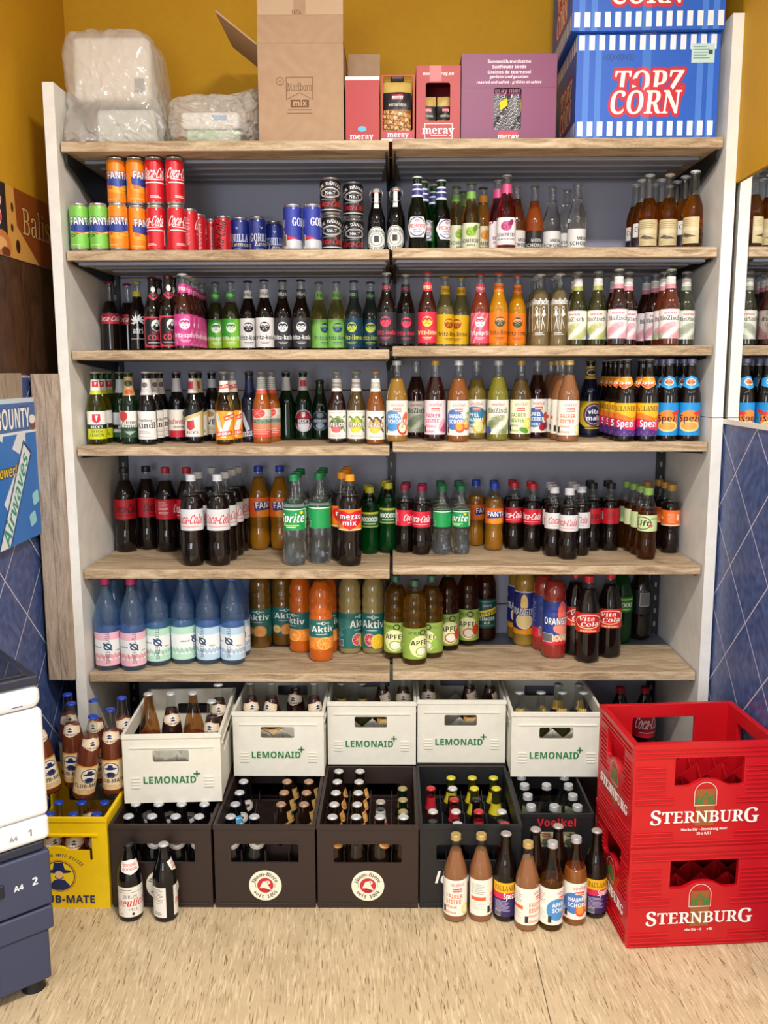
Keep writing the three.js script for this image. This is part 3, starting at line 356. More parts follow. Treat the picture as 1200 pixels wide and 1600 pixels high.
Object.assign(L, {
  yellow: juiceMat(0x9a7818), orange: juiceMat(0xc25a0c), orangeSoda: juiceMat(0x8a5a0c), orangeFritz: juiceMat(0xba7c08), redDark: juiceMat(0x35100c), amber: juiceMat(0x6a4214), peachTea: juiceMat(0x855634),
  apfel: juiceMat(0x8f6a24), rhub: juiceMat(0x80481a), ana: juiceMat(0x74622a), lemonJ: juiceMat(0x75701e), teaY: juiceMat(0x4a3818), teaPink: juiceMat(0x260a0a), berry: juiceMat(0x260a0c), grapefruit: juiceMat(0x8f8150), multi: juiceMat(0x6a4a14),
  rouge: juiceMat(0x8f2a22), orangina: juiceMat(0x94742c), vplus: liquid(0xeaa62c, 0.12), grapeBeer: juiceMat(0x9a4e16), darkGrey: juiceMat(0x252e2a), oliveJ: juiceMat(0x303014), limeY: liquid(0xdcc828, 0.13), paleY: juiceMat(0x726a40), pinkFizz: juiceMat(0x7a3020), roseJ: juiceMat(0x55200f), redBio: juiceMat(0x280c09), greyBio: juiceMat(0x303226), schR: juiceMat(0x55240f), schO: juiceMat(0x8f4418),
});
const thin = (color, o = {}) => phys({ color, roughness: 0.03, transmission: 1, thickness: 0, ior: 1.5, ...o });
L.alm = thin(0xe2d2a0, { roughness: 0.02, transmission: 0.84 }); L.water = thin(0xaed2ee, { roughness: 0.02, transmission: 0.925, bumpMap: beadTex, bumpScale: 0.0006 });
const G = { clear: thin(0xf4f6f4), blue: thin(0x9cc4e0), green: thin(0x7cc08a), amber: thin(0xd8b48a) };
const capMat = new Map();
const cap = (color, metal) => { const k = color + '|' + metal; if (!capMat.has(k)) capMat.set(k, metal ? std(color, 0.35, { metalness: 0.3 }) : std(color, 0.42)); return capMat.get(k); };
M.alu = std(0xc8cace, 0.28, { metalness: 0.9 }); M.wire = std(0xb8bcc2, 0.3, { metalness: 0.9 }); M.ceramic = std(0xe4dcd4, 0.4); M.rubber = std(0xb04a3c, 0.6);

const SHAPE = {
  long: { h: 0.235, p: [[0.0272, 0], [0.0294, 0.003], [0.03, 0.009], [0.03, 0.114], [0.0292, 0.125], [0.0262, 0.14], [0.0208, 0.156], [0.0168, 0.17], [0.0149, 0.183], [0.0138, 0.2], [0.0132, 0.221], [0.0146, 0.2225], [0.0146, 0.229], [0.0132, 0.2305], [0.0132, 0.234]] },
  voel: { h: 0.252, p: [[0.0308, 0], [0.0333, 0.004], [0.034, 0.011], [0.034, 0.13], [0.0331, 0.143], [0.0302, 0.158], [0.0256, 0.173], [0.0203, 0.19], [0.016, 0.205], [0.014, 0.218], [0.0135, 0.238], [0.0135, 0.25]] },
  nrw: { h: 0.26, p: [[0.0303, 0], [0.0328, 0.004], [0.0335, 0.01], [0.0335, 0.132], [0.0322, 0.15], [0.0284, 0.168], [0.0226, 0.186], [0.0178, 0.203], [0.0152, 0.22], [0.0136, 0.245], [0.015, 0.247], [0.015, 0.254], [0.0134, 0.256], [0.0134, 0.259]] },
  euro: { h: 0.258, p: [[0.0302, 0], [0.0325, 0.004], [0.0332, 0.01], [0.0332, 0.14], [0.0318, 0.155], [0.0275, 0.178], [0.021, 0.2], [0.0165, 0.22], [0.0144, 0.24], [0.0152, 0.2445], [0.0152, 0.252], [0.0134, 0.2535], [0.0134, 0.257]] },
  mate: { h: 0.268, p: [[0.0303, 0], [0.0325, 0.004], [0.0332, 0.01], [0.0332, 0.13], [0.0322, 0.148], [0.0286, 0.17], [0.0226, 0.195], [0.0172, 0.22], [0.0146, 0.24], [0.0138, 0.254], [0.0138, 0.266]] },
  corona: { h: 0.242, p: [[0.0272, 0], [0.0292, 0.003], [0.0298, 0.009], [0.0298, 0.112], [0.0288, 0.128], [0.0244, 0.146], [0.0186, 0.162], [0.0154, 0.178], [0.0142, 0.2], [0.0132, 0.229], [0.0146, 0.2305], [0.0146, 0.236], [0.0132, 0.2375], [0.0132, 0.241]] },
  short: { h: 0.228, p: [[0.0272, 0], [0.0292, 0.003], [0.0298, 0.009], [0.0298, 0.108], [0.0286, 0.124], [0.0246, 0.14], [0.0196, 0.156], [0.0166, 0.172], [0.0152, 0.19], [0.0138, 0.214], [0.015, 0.2155], [0.015, 0.222], [0.0134, 0.2235], [0.0134, 0.227]] },
  stub: { h: 0.205, p: [[0.027, 0], [0.0292, 0.003], [0.0298, 0.009], [0.0298, 0.096], [0.028, 0.116], [0.0226, 0.138], [0.0172, 0.158], [0.0146, 0.178], [0.0136, 0.192], [0.0148, 0.1935], [0.0148, 0.2], [0.0132, 0.2015], [0.0132, 0.204]] },
  swing: { h: 0.2, p: [[0.0272, 0], [0.0292, 0.003], [0.03, 0.009], [0.03, 0.102], [0.028, 0.122], [0.0222, 0.142], [0.017, 0.16], [0.0148, 0.178], [0.0146, 0.186], [0.0158, 0.188], [0.0158, 0.197], [0.014, 0.199]] },
  alm: { h: 0.235, p: [[0.0268, 0], [0.029, 0.004], [0.0298, 0.012], [0.0292, 0.03], [0.0278, 0.042], [0.0292, 0.06], [0.0302, 0.1], [0.03, 0.125], [0.0272, 0.148], [0.0214, 0.17], [0.0164, 0.188], [0.014, 0.205], [0.0132, 0.221], [0.0146, 0.2225], [0.0146, 0.229], [0.0132, 0.2305], [0.0132, 0.234]] },
  pet: { h: 0.3, p: [[0.028, 0], [0.0338, 0.004], [0.0368, 0.014], [0.038, 0.034], [0.0372, 0.058], [0.0355, 0.082], [0.0362, 0.1], [0.0374, 0.116], [0.0374, 0.192], [0.036, 0.204], [0.031, 0.222], [0.0245, 0.242], [0.018, 0.262], [0.0145, 0.275], [0.0138, 0.283], [0.0138, 0.298]] },
  petS: { h: 0.235, p: [[0.0245, 0], [0.0292, 0.004], [0.0312, 0.014], [0.0318, 0.03], [0.0312, 0.05], [0.0288, 0.07], [0.0292, 0.084], [0.0309, 0.093], [0.0311, 0.152], [0.0304, 0.16], [0.026, 0.178], [0.0195, 0.198], [0.0145, 0.212], [0.0135, 0.219], [0.0135, 0.233]] },
  water: { h: 0.308, p: [[0.0345, 0], [0.0396, 0.005], [0.0412, 0.014], [0.0412, 0.134], [0.0402, 0.146], [0.0388, 0.156], [0.0404, 0.166], [0.0405, 0.178], [0.0388, 0.196], [0.0318, 0.22], [0.0245, 0.24], [0.0186, 0.258], [0.015, 0.272], [0.0138, 0.282], [0.0138, 0.306]] },
  juice: { h: 0.31, p: [[0.035, 0], [0.0395, 0.006], [0.041, 0.018], [0.041, 0.15], [0.0388, 0.162], [0.0406, 0.175], [0.0402, 0.192], [0.0372, 0.203], [0.0393, 0.216], [0.0386, 0.23], [0.034, 0.249], [0.0252, 0.27], [0.0172, 0.286], [0.0158, 0.293], [0.0158, 0.308]] },
  apfel: { h: 0.285, p: [[0.035, 0], [0.0395, 0.006], [0.0408, 0.016], [0.0408, 0.142], [0.0388, 0.152], [0.0404, 0.164], [0.0398, 0.18], [0.0374, 0.19], [0.0388, 0.202], [0.0366, 0.218], [0.0296, 0.238], [0.021, 0.257], [0.016, 0.268], [0.0156, 0.284]] },
  vita: { h: 0.295, p: [[0.031, 0], [0.038, 0.005], [0.041, 0.018], [0.041, 0.175], [0.0398, 0.186], [0.035, 0.208], [0.0276, 0.233], [0.02, 0.256], [0.0148, 0.27], [0.0138, 0.278], [0.0138, 0.293]] },
  canS: { h: 0.1425, p: [[0.0235, 0], [0.025, 0.002], [0.0272, 0.006], [0.0287, 0.013], [0.0287, 0.126], [0.0277, 0.132], [0.0262, 0.1365], [0.0252, 0.139], [0.0258, 0.1405], [0.0258, 0.1425]] },
  canJ: { h: 0.1135, p: [[0.0255, 0], [0.027, 0.002], [0.031, 0.008], [0.033, 0.014], [0.033, 0.098], [0.0312, 0.105], [0.0284, 0.1095], [0.0276, 0.1115], [0.0282, 0.1135]] },
};
SHAPE.steinie = { h: 0.228, p: SHAPE.euro.p.map(([r, y]) => [y < 0.2 ? r * 1.035 : r, y * 0.228 / 0.258]) };
SHAPE.voel.h *= 1.015; SHAPE.voel.p = SHAPE.voel.p.map(([r, y]) => [r, y * 1.015]);
const D = Math.PI / 180;
// type: [shape, liquid, fill height, neck glass, [cap kind, colour], labels [y0, y1, cell, span degrees, turn], name, description]
const fr = (cellName, liq, capColor, what, fill = 0.2) => ['long', liq, fill, 'clear', ['crown', capColor], [[0.013, 0.11, cellName, 200], [0.176, 0.203, cellName + 'N', 200]], 'soda_bottle', what];
const bz = (cellName, liq, what) => ['long', liq, 0.205, 'clear', ['crown', 0x9a948c], [[0.022, 0.112, cellName, 230], [0.176, 0.212, cellName + 'N', 240]], 'soda_bottle', what];
const vo = (cellName, liq, capColor, what, fill = 0.2) => ['voel', liq, fill, 'clear', ['screw', capColor], [[0.021, 0.131, cellName, 340]], 'juice_bottle', what];
const p1 = (cellName, liq, capColor, what, fill, glass = 'clear') => ['pet', liq, fill, glass, ['pet', capColor], [[0.12, 0.19, cellName, 360]], 'plastic_bottle', what];
const ps = (cellName, liq, capColor, what, fill = 0.178, glass = 'clear') => ['petS', liq, fill, glass, ['pet', capColor], [[0.096, 0.15, cellName, 360]], 'plastic_bottle', what];
const can = (cellName, what, s = 'canS') => [s, null, 0, null, null, [s === 'canS' ? [0.008, 0.133, cellName, 360] : [0.009, 0.106, cellName, 360]], 'drink_can', what];
const TYPES = {
  canFG: can('canFG', 'green fruit soda can'), canFO: can('canFO', 'orange soda can'), canC: can('canC', 'red cola can'), canCZ: can('canCZ', 'red cola can with black lettering'),
  canG: can('canG', 'dark blue energy drink can'), canGF: can('canGF', 'tall blue energy can with silver foot'), canJ: can('canJ', 'black whiskey cola can', 'canJ'),
  swing: ['swing', 'black', 0, null, ['swing'], [[0.012, 0.092, 'swing', 190]], 'beer_bottle', 'swing-top beer bottle with oval white label'],
  peroni: ['short', 'green', 0.185, 'green', ['crown', 0xe8e6ea], [[0.04, 0.105, 'peroni', 150], [0.165, 0.205, 'peroniN', 360]], 'beer_bottle', 'green glass beer bottle with white hexagonal label'],
  ciderA: ['short', 'cider', 0.185, 'clear', ['crown', 0x6a8a4a], [[0.012, 0.1, 'ciderA', 190], [0.178, 0.2, 'pGreen', 360]], 'cider_bottle', 'apple cider bottle with pale green label'],
  ciderM: ['short', 'amber', 0.185, 'clear', ['crown', 0x5a4a3a], [[0.012, 0.1, 'ciderM', 190], [0.178, 0.2, 'pOrange', 360]], 'cider_bottle', 'mango cider bottle with orange neck band'],
  ciderB: ['short', 'ciderB', 0.185, 'clear', ['crown', 0x8a8a8e], [[0.016, 0.098, 'ciderB', 190], [0.172, 0.2, 'pPink', 360]], 'cider_bottle', 'dark red cider bottle with pink neck band'],
  schR: ['long', 'schR', 0.19, 'clear', ['crown', 0xa8aab0], [[0.01, 0.088, 'sch', 180]], 'soda_bottle', 'red-brown fruit spritzer with white label'],
  schO: ['long', 'schO', 0.185, 'clear', ['crown', 0x8a8c92], [[0.01, 0.088, 'schK', 180, 100], [0.01, 0.088, 'sch', 80, -70]], 'soda_bottle', 'orange fruit spritzer bottle'],
  schW: ['long', 'pale', 0.19, 'clear', ['crown', 0xa0a2a8], [[0.01, 0.088, 'sch', 190]], 'soda_bottle', 'pale clear spritzer bottle with white label'],
  corona: ['corona', 'corona', 0.168, 'clear', ['crown', 0xd8dade], [[0.02, 0.1, 'corona', 150], [0.02, 0.1, 'coronaB', 130, 180]], 'beer_bottle', 'clear bottle of golden beer'],
  colaG: ['long', 'cola', 0.17, 'clear', ['crown', 0x9a2030], [[0.095, 0.13, 'glassCola', 300]], 'soda_bottle', 'glass cola bottle with red band'],
  palm: ['long', 'cola', 0.185, 'clear', ['crown', 0xc8b42a], [[0.03, 0.125, 'palm', 130], [0.184, 0.202, 'pYellow', 360]], 'soda_bottle', 'dark cola bottle with white palm tree'],
  clubK: ['long', 'cola', 0, null, ['crown', 0x5a1420], [[0.012, 0.108, 'clubK', 170], [0.16, 0.208, 'clubKN', 180]], 'soda_bottle', 'cola bottle with red-rimmed black label'],
  frPink: fr('frPink', 'redDark', 0xb8b4b4, 'soda bottle with bright pink label'), frGreen: fr('frGreen', 'oliveJ', 0x6a6c64, 'soda bottle with bright green label', 0.165),
  frWhite: fr('frWhite', 'cola', 0x2c2c2e, 'cola bottle with plain white label'), frBlack: fr('frBlack', 'cola', 0x2a2a2c, 'cola bottle with black-and-white label'),
  frLime: fr('frLime', 'limeY', 0x7a7c74, 'yellow lemonade bottle with lime green label'), frBlue: fr('frBlue', 'darkGrey', 0x4a4e50, 'lemonade bottle with dark blue label'),
  frKola: fr('frKola', 'cola', 0xb8babe, 'cola bottle with red print on black label'), frRed: fr('frRed', 'redDark', 0xc8304a, 'lemonade bottle with red and yellow label'),
  frYel: fr('frYel', 'paleY', 0xc8a83a, 'cloudy lemonade bottle with yellow label'), frRhub: fr('frRhub', 'pinkFizz', 0xc84a5a, 'spritz bottle with pink label', 0.19),
  frOra: fr('frOra', 'orangeFritz', 0xd8604a, 'orange lemonade bottle with orange label', 0.195),
  alm: ['alm', 'alm', 0.185, 'clear', ['crown', 0xe0dfda], [[0.035, 0.165, 'alm', 170]], 'soda_bottle', 'curved clear herbal lemonade bottle with white print'],
  bzLem: bz('bzLem', 'oliveJ', 'organic lemonade bottle with yellow-green label'), bzRed: bz('bzRed', 'redBio', 'dark red organic lemonade bottle with pink label'),
  bzRose: bz('bzRose', 'roseJ', 'reddish organic lemonade bottle with rose label'), bzGrey: bz('bzGrey', 'greyBio', 'organic lemonade bottle with grey-green label'),
  bkLem: ['long', 'lemonBeer', 0.165, 'green', ['crown', 0xb0b2a8], [[0.018, 0.108, 'bkLem', 180], [0.162, 0.21, 'bkLemN', 360]], 'beer_bottle', 'lemon beer bottle with white and yellow label'],
  bkPils: ['long', 'deepGreen', 0, null, ['crown', 0x7a7c7a], [[0.018, 0.1, 'bkPils', 180], [0.165, 0.21, 'pSilver', 360]], 'beer_bottle', 'green beer bottle with silver label'],
  urq: ['long', 'deepGreen', 0, null, ['crown', 0x6a7060], [[0.022, 0.108, 'urq', 190], [0.158, 0.218, 'urqN', 300]], 'beer_bottle', 'green beer bottle with red seal'],
  kindl: ['long', 'black', 0, null, ['crown', 0xc8c8c8], [[0.018, 0.108, 'kindl', 170], [0.16, 0.212, 'kindlN', 360]], 'beer_bottle', 'dark beer bottle with plain white label'],
  budw: ['long', 'black', 0, null, ['crown', 0x8a8480], [[0.016, 0.108, 'budw', 190], [0.168, 0.212, 'pSilver', 360]], 'beer_bottle', 'dark beer bottle with cream and red label'],
  gold: ['long', 'black', 0, null, ['crown', 0x8a8478], [[0.022, 0.114, 'gold', 200], [0.165, 0.212, 'goldN', 360]], 'beer_bottle', 'dark beer bottle with slanted gold label'],
  jever: ['long', 'black', 0, null, ['crown', 0x8a8a8a], [[0.022, 0.108, 'jever', 170], [0.18, 0.21, 'pSilver', 360]], 'beer_bottle', 'beer bottle with round cream label'],
  vplus: ['long', 'vplus', 0.2, 'clear', ['crown', 0xa0a09a], [[0.016, 0.108, 'vplus', 210], [0.168, 0.205, 'vplusN', 360]], 'beer_bottle', 'golden mixed beer bottle with orange label'],
  vdark: ['long', 'navy', 0, null, ['crown', 0x55585e], [[0.016, 0.108, 'vdark', 210], [0.165, 0.21, 'pBlue', 360]], 'beer_bottle', 'dark blue mixed beer bottle'],
  grape: ['long', 'grapeBeer', 0.19, 'clear', ['crown', 0xa08a80], [[0.02, 0.112, 'grape', 240], [0.162, 0.215, 'grapeN', 360]], 'beer_bottle', 'grapefruit beer bottle with red fruit label'],
  bkGr: ['long', 'deepGreen', 0, null, ['crown', 0x7a7c78], [[0.03, 0.1, 'bkRed', 150], [0.17, 0.215, 'pSilver', 360]], 'beer_bottle', 'green beer bottle with silver neck'],
  bkRed: ['long', 'deepGreen', 0, null, ['crown', 0x7a7c78], [[0.028, 0.106, 'bkRed', 150], [0.17, 0.215, 'bkRedN', 360]], 'beer_bottle', 'green beer bottle'],
  hein: ['stub', 'deepGreen', 0, null, ['crown', 0x3a4a3c], [[0.03, 0.1, 'hein', 150]], 'beer_bottle', 'green beer bottle with grey oval'],
  melon: ['long', 'berry', 0.205, 'clear', ['crown', 0xa8a878], [[0.016, 0.108, 'melon', 180], [0.17, 0.21, 'lemoN', 300]], 'soda_bottle', 'melon lemonade bottle with white fruit label'],
  lemon: ['long', 'teaY', 0.205, 'clear', ['crown', 0xa8a878], [[0.016, 0.108, 'lemon', 180], [0.17, 0.21, 'lemoN', 300]], 'soda_bottle', 'lemon lemonade bottle with white fruit label'],
  peach: ['long', 'rhub', 0.205, 'clear', ['crown', 0xc88a3a], [[0.016, 0.108, 'peach', 180], [0.17, 0.21, 'lemoN', 300]], 'soda_bottle', 'peach lemonade bottle with white fruit label'],
  voApf: vo('voApf', 'apfel', 0xb4b6b8, 'apple spritzer bottle with blue blob label', 0.2), voDark: ['voel', 'berry', 0.205, 'clear', ['screw', 0x8a8c90], [[0.021, 0.125, 'voDark', 200]], 'juice_bottle', 'dark elderberry bottle with grey-green label'],
  voPink: vo('voPink', 'teaPink', 0xb89a4a, 'dark iced tea bottle with pink label', 0.205), voRha: vo('voRha', 'rhub', 0xb4b6b8, 'amber rhubarb spritzer bottle with peach label'),
  voAna: vo('voAna', 'ana', 0x9a9ca0, 'cloudy pineapple spritzer bottle with blue label', 0.195), voLem: ['voel', 'lemonJ', 0.205, 'clear', ['screw', 0xb4b6b8], [[0.021, 0.131, 'voLem', 220]], 'juice_bottle', 'yellow-green lemon bottle with cream label'],
  voYel: vo('voYel', 'teaY', 0xb08a4a, 'iced tea bottle with pale yellow label', 0.195), voFru: vo('voFru', 'berry', 0x9a9ca0, 'dark berry spritzer bottle with fruit label', 0.21),
  voTea: vo('voTea', 'peachTea', 0xc0a468, 'peach iced tea bottle with orange print', 0.21),
  nrwMalz: ['nrw', 'navy', 0, null, ['crown', 0x8a7a3a], [[0.014, 0.122, 'nrwMalz', 230], [0.195, 0.238, 'nrwMalzN', 360]], 'soda_bottle', 'dark malt drink bottle with yellow label'],
  nrwPau: ['nrw', 'cola', 0, null, ['crown', 0xb0a8a4], [[0.018, 0.122, 'nrwPau', 210], [0.018, 0.122, 'nrwPauB', 140, 180], [0.165, 0.205, 'nrwPauN', 150]], 'soda_bottle', 'cola mix bottle with sunset coloured label'],
  nrwSpz: ['nrw', 'cola', 0.238, 'clear', ['screw', 0x8a84b0], [[0.018, 0.122, 'nrwSpz', 230], [0.165, 0.205, 'nrwSpzN', 170]], 'soda_bottle', 'cola mix bottle with bright blue label'],
  plColZ: p1('colaZ', 'cola', 0x16161a, 'large cola bottle with red label and black cap', 0.255), plCol: p1('cola', 'cola', 0xb01c2c, 'large cola bottle with red cap', 0.255),
  plLig: p1('colaL', 'cola', 0xc6c8cc, 'large cola bottle with silver label', 0.235), plFan: p1('fanPet', 'orangeSoda', 0x1f3ab0, 'large orange soda bottle with blue cap', 0.262),
  plSpr: p1('sprite', 'clear', 0x12804a, 'large clear lemonade bottle with green label', 0.22), plMez: p1('mezzo', 'cola', 0xf09a1c, 'large cola mix bottle with red heart label', 0.232),
  plsGrn: ps('plsGrn', 'petGreen', 0xc6c42a, 'small green bottle with yellow cap', 0.19, 'green'), plsChe: ps('cherry', 'cola', 0x9a1c44, 'small cola bottle with wine red cap'),
  plsSpr: ps('sprite', 'clear', 0x1a7048, 'small clear lemonade bottle with green cap', 0.16), plsFan: ps('fanPet', 'orangeSoda', 0x1c42b8, 'small orange soda bottle with blue cap', 0.185),
  plsCol: ps('cola', 'cola', 0xb8202c, 'small cola bottle with red cap'), plsLig: ps('colaL', 'cola', 0xc2c4c8, 'small cola bottle with silver label and cap'), plsZer: ps('colaZ', 'cola', 0x17171b, 'small cola bottle with black cap'),
  plsLif: ps('plsLif', 'lift', 0x7aa04a, 'small apple spritzer bottle with green cap', 0.172), plsMez: ps('mezzoS', 'cola', 0xb4822c, 'small cola mix bottle with orange cap'),
  plSqP: ['water', 'water', 0.285, 'blue', ['pet', 0xc42a68], [[0.018, 0.131, 'plSqP', 360]], 'water_bottle', 'blue water bottle with pink label and cap'], plSqG: ['water', 'water', 0.285, 'blue', ['pet', 0x4a7a9a], [[0.018, 0.131, 'plSqG', 360]], 'water_bottle', 'blue water bottle with green label'],
  plSqB: ['water', 'water', 0.285, 'blue', ['pet', 0x3a7ac4], [[0.018, 0.131, 'plSqB', 360]], 'water_bottle', 'blue water bottle with light blue label'],
  plAkM: ['juice', 'multi', 0.28, 'clear', ['pet', 0x3a8a8a], [[0.045, 0.145, 'plAkM', 360]], 'plastic_bottle', 'brownish multivitamin drink with teal label'], plAkO: ['juice', 'orange', 0.28, 'clear', ['pet', 0x35a39a], [[0.045, 0.148, 'plAkO', 360]], 'plastic_bottle', 'bright orange drink bottle with teal label'],
  plAkG: ['juice', 'grapefruit', 0.28, 'clear', ['pet', 0xc87a5a], [[0.022, 0.148, 'plAkG', 360]], 'plastic_bottle', 'cloudy grapefruit drink bottle with teal label'],
  plApf: ['apfel', 'applePale', 0.25, 'clear', ['pet', 0x2f6a52], [[0.022, 0.128, 'plApf', 360]], 'plastic_bottle', 'clear apple spritzer bottle with green label'], plApR: ['apfel', 'apple', 0.26, 'clear', ['pet', 0x2f5a4a], [[0.022, 0.135, 'plApR', 360]], 'plastic_bottle', 'amber apple spritzer bottle with red apple label'],
  plSchw: ['apfel', 'apple', 0.26, 'clear', ['pet', 0x2a2a2c], [[0.05, 0.158, 'plSchw', 360]], 'plastic_bottle', 'ginger ale bottle with dark green label'], plOra: ['juice', 'orangina', 0.27, 'clear', ['pet', 0xc8a030], [[0.045, 0.2, 'plOra', 360]], 'plastic_bottle', 'pale orange drink bottle with blue label'],
  plRou: ['juice', 'rouge', 0.27, 'clear', ['pet', 0xc81c30], [[0.05, 0.2, 'plRou', 360]], 'plastic_bottle', 'red orange drink bottle with blue label'], plVit: ['vita', 'cola', 0.255, 'clear', ['pet', 0xd02434], [[0.108, 0.175, 'plVit', 360]], 'plastic_bottle', 'cola bottle with orange-red script label'],
  plDew: ['vita', 'petGreen', 0.25, 'green', ['pet', 0x1f7a3a], [[0.12, 0.175, 'plDew', 360]], 'plastic_bottle', 'large bright green bottle'], plBlk: ['vita', 'cola', 0.28, 'clear', ['pet', 0x141418], [[0.1, 0.19, 'plBlk', 360]], 'plastic_bottle', 'large black cola bottle'],
  mate: ['mate', 'mate', 0.2, 'clear', ['crown', 0x1f47b8], [[0.018, 0.115, 'mate', 190], [0.165, 0.205, 'mateN', 170]], 'soda_bottle', 'brown mate tea bottle with blue cap'],
  mateDark: ['mate', 'mateDark', 0.215, 'clear', ['crown', 0xb8babe], [[0.018, 0.115, 'mate', 190], [0.165, 0.205, 'mateN', 170]], 'soda_bottle', 'dark mate bottle with silver cap'],
  mateHalf: ['mate', 'mate2', 0.13, 'amber', ['crown', 0xb8babe], [[0.018, 0.1, 'mate', 190]], 'soda_bottle', 'half empty mate bottle'],
  beer: ['euro', 'black', 0, null, ['crown', 0xbfc0c2], [[0.165, 0.2, 'beerN', 140]], 'beer_bottle', 'brown beer bottle with silver cap'],
  beerAmber: ['euro', 'brown', 0, null, ['crown', 0xc8cac8], [[0.165, 0.2, 'amberN', 140, 60]], 'beer_bottle', 'brown beer bottle with orange neck label'],
  beerCopper: ['euro', 'brown', 0, null, ['crown', 0xa8866a], [[0.165, 0.2, 'urqN', 120, 80]], 'beer_bottle', 'brown beer bottle with copper cap'],
  beerBlue: ['euro', 'black', 0, null, ['crown', 0xb4b6ba], [[0.16, 0.225, 'blueN', 200]], 'beer_bottle', 'brown beer bottle with light blue collar'],
  beerGreen: ['long', 'deepGreen', 0, null, ['crown', 0xa89a6a], [[0.17, 0.2, 'foil', 360]], 'beer_bottle', 'green beer bottle with gold collar'],
  beerPale: ['short', 'pale', 0.19, 'clear', ['crown', 0xb0aaa0], [[0.15, 0.2, 'grapeN', 360]], 'soda_bottle', 'pale clear bottle with white neck'],
  logoYel: ['long', 'oliveJ', 0, null, ['crown', 0xd8cc3a], [[0.15, 0.185, 'pYellow', 360], [0.018, 0.1, 'frYel', 200]], 'soda_bottle', 'soda bottle with yellow cap'],
  logoRed: ['long', 'redDark', 0.19, 'clear', ['crown', 0xc83a3c], [[0.165, 0.205, 'pRed', 360]], 'soda_bottle', 'soda bottle with red cap'],
  logoWhite: ['long', 'cola', 0.2, 'clear', ['crown', 0xd8d4d0], [[0.018, 0.1, 'frBlack', 200]], 'soda_bottle', 'soda bottle with white cap'],
  logoBlack: ['long', 'cola', 0, null, ['crown', 0x26262a], [[0.018, 0.1, 'frBlack', 200]], 'soda_bottle', 'soda bottle with black cap'],
  voEmpty: ['voel', 'oliveJ', 0.1, 'clear', ['screw', 0xb8babc], [[0.021, 0.131, 'voYel', 340]], 'juice_bottle', 'returned juice bottle with silver screw cap'],
  lemA: ['long', 'oliveJ', 0.14, 'clear', ['crown', 0xa8aaac], [[0.15, 0.18, 'foil', 160]], 'soda_bottle', 'clear lemonade bottle'],
  neu: ['steinie', 'black', 0, null, ['crown', 0x2a2a2c], [[0.016, 0.108, 'neu', 170], [0.145, 0.185, 'neuN', 150]], 'beer_bottle', 'dark beer bottle with red handwritten brand label'],
  neuB: ['steinie', 'black', 0, null, ['crown', 0xc4c4c2], [[0.016, 0.108, 'neuB', 85, -38], [0.016, 0.108, 'neu', 150, 118], [0.145, 0.185, 'neuN', 150, 100]], 'beer_bottle', 'dark beer bottle with its back label forward'],
  apfHalf: ['voel', 'applePale', 0.15, 'amber', ['screw', 0xb8babc], [[0.021, 0.131, 'voApf', 340]], 'juice_bottle', 'golden apple spritzer bottle with silver cap'],
  rhaFloor: ['voel', 'rhub', 0.17, 'amber', ['screw', 0xb8babc], [[0.021, 0.131, 'voRha', 340]], 'juice_bottle', 'amber rhubarb spritzer bottle with blue blob label'],
  bigCola: ['vita', 'cola', 0.28, 'clear', ['pet', 0xb01c2c], [[0.12, 0.22, 'cola', 360]], 'plastic_bottle', 'large cola bottle with red label'],
};
const CROWN = revolve([[0, 0.0065], [0.009, 0.0064], [0.0128, 0.0054], [0.0146, 0.0035], [0.0158, 0.0002], [0.0146, 0]].reverse(), { seg: 63, shape: (p, y) => 1 + (y < 0.003 ? 0.035 * Math.cos(21 * p) : 0) });
const SCREW = revolve([[0.0152, 0], [0.0154, 0.0015], [0.0148, 0.002], [0.0148, 0.013], [0.014, 0.0148], [0.012, 0.0155], [0, 0.0157]], { seg: 60, shape: (p, y) => 1 + (y > 0.002 && y < 0.013 ? 0.012 * Math.cos(30 * p) : 0) });
const PETCAP = revolve([[0.0162, -0.004], [0.0162, -0.0005], [0.015, 0], [0.0156, 0.001], [0.0156, 0.015], [0.0148, 0.0168], [0.012, 0.0175], [0, 0.0177]], { seg: 60, shape: (p, y) => 1 + (y > 0.001 && y < 0.015 ? 0.014 * Math.cos(30 * p) : 0) });
const tube = (pts, r, n = 40, closed = false) => new THREE.TubeGeometry(new THREE.CatmullRomCurve3(pts.map((p) => new THREE.Vector3(...p)), closed), n, r, 6, closed);
const protos = {};
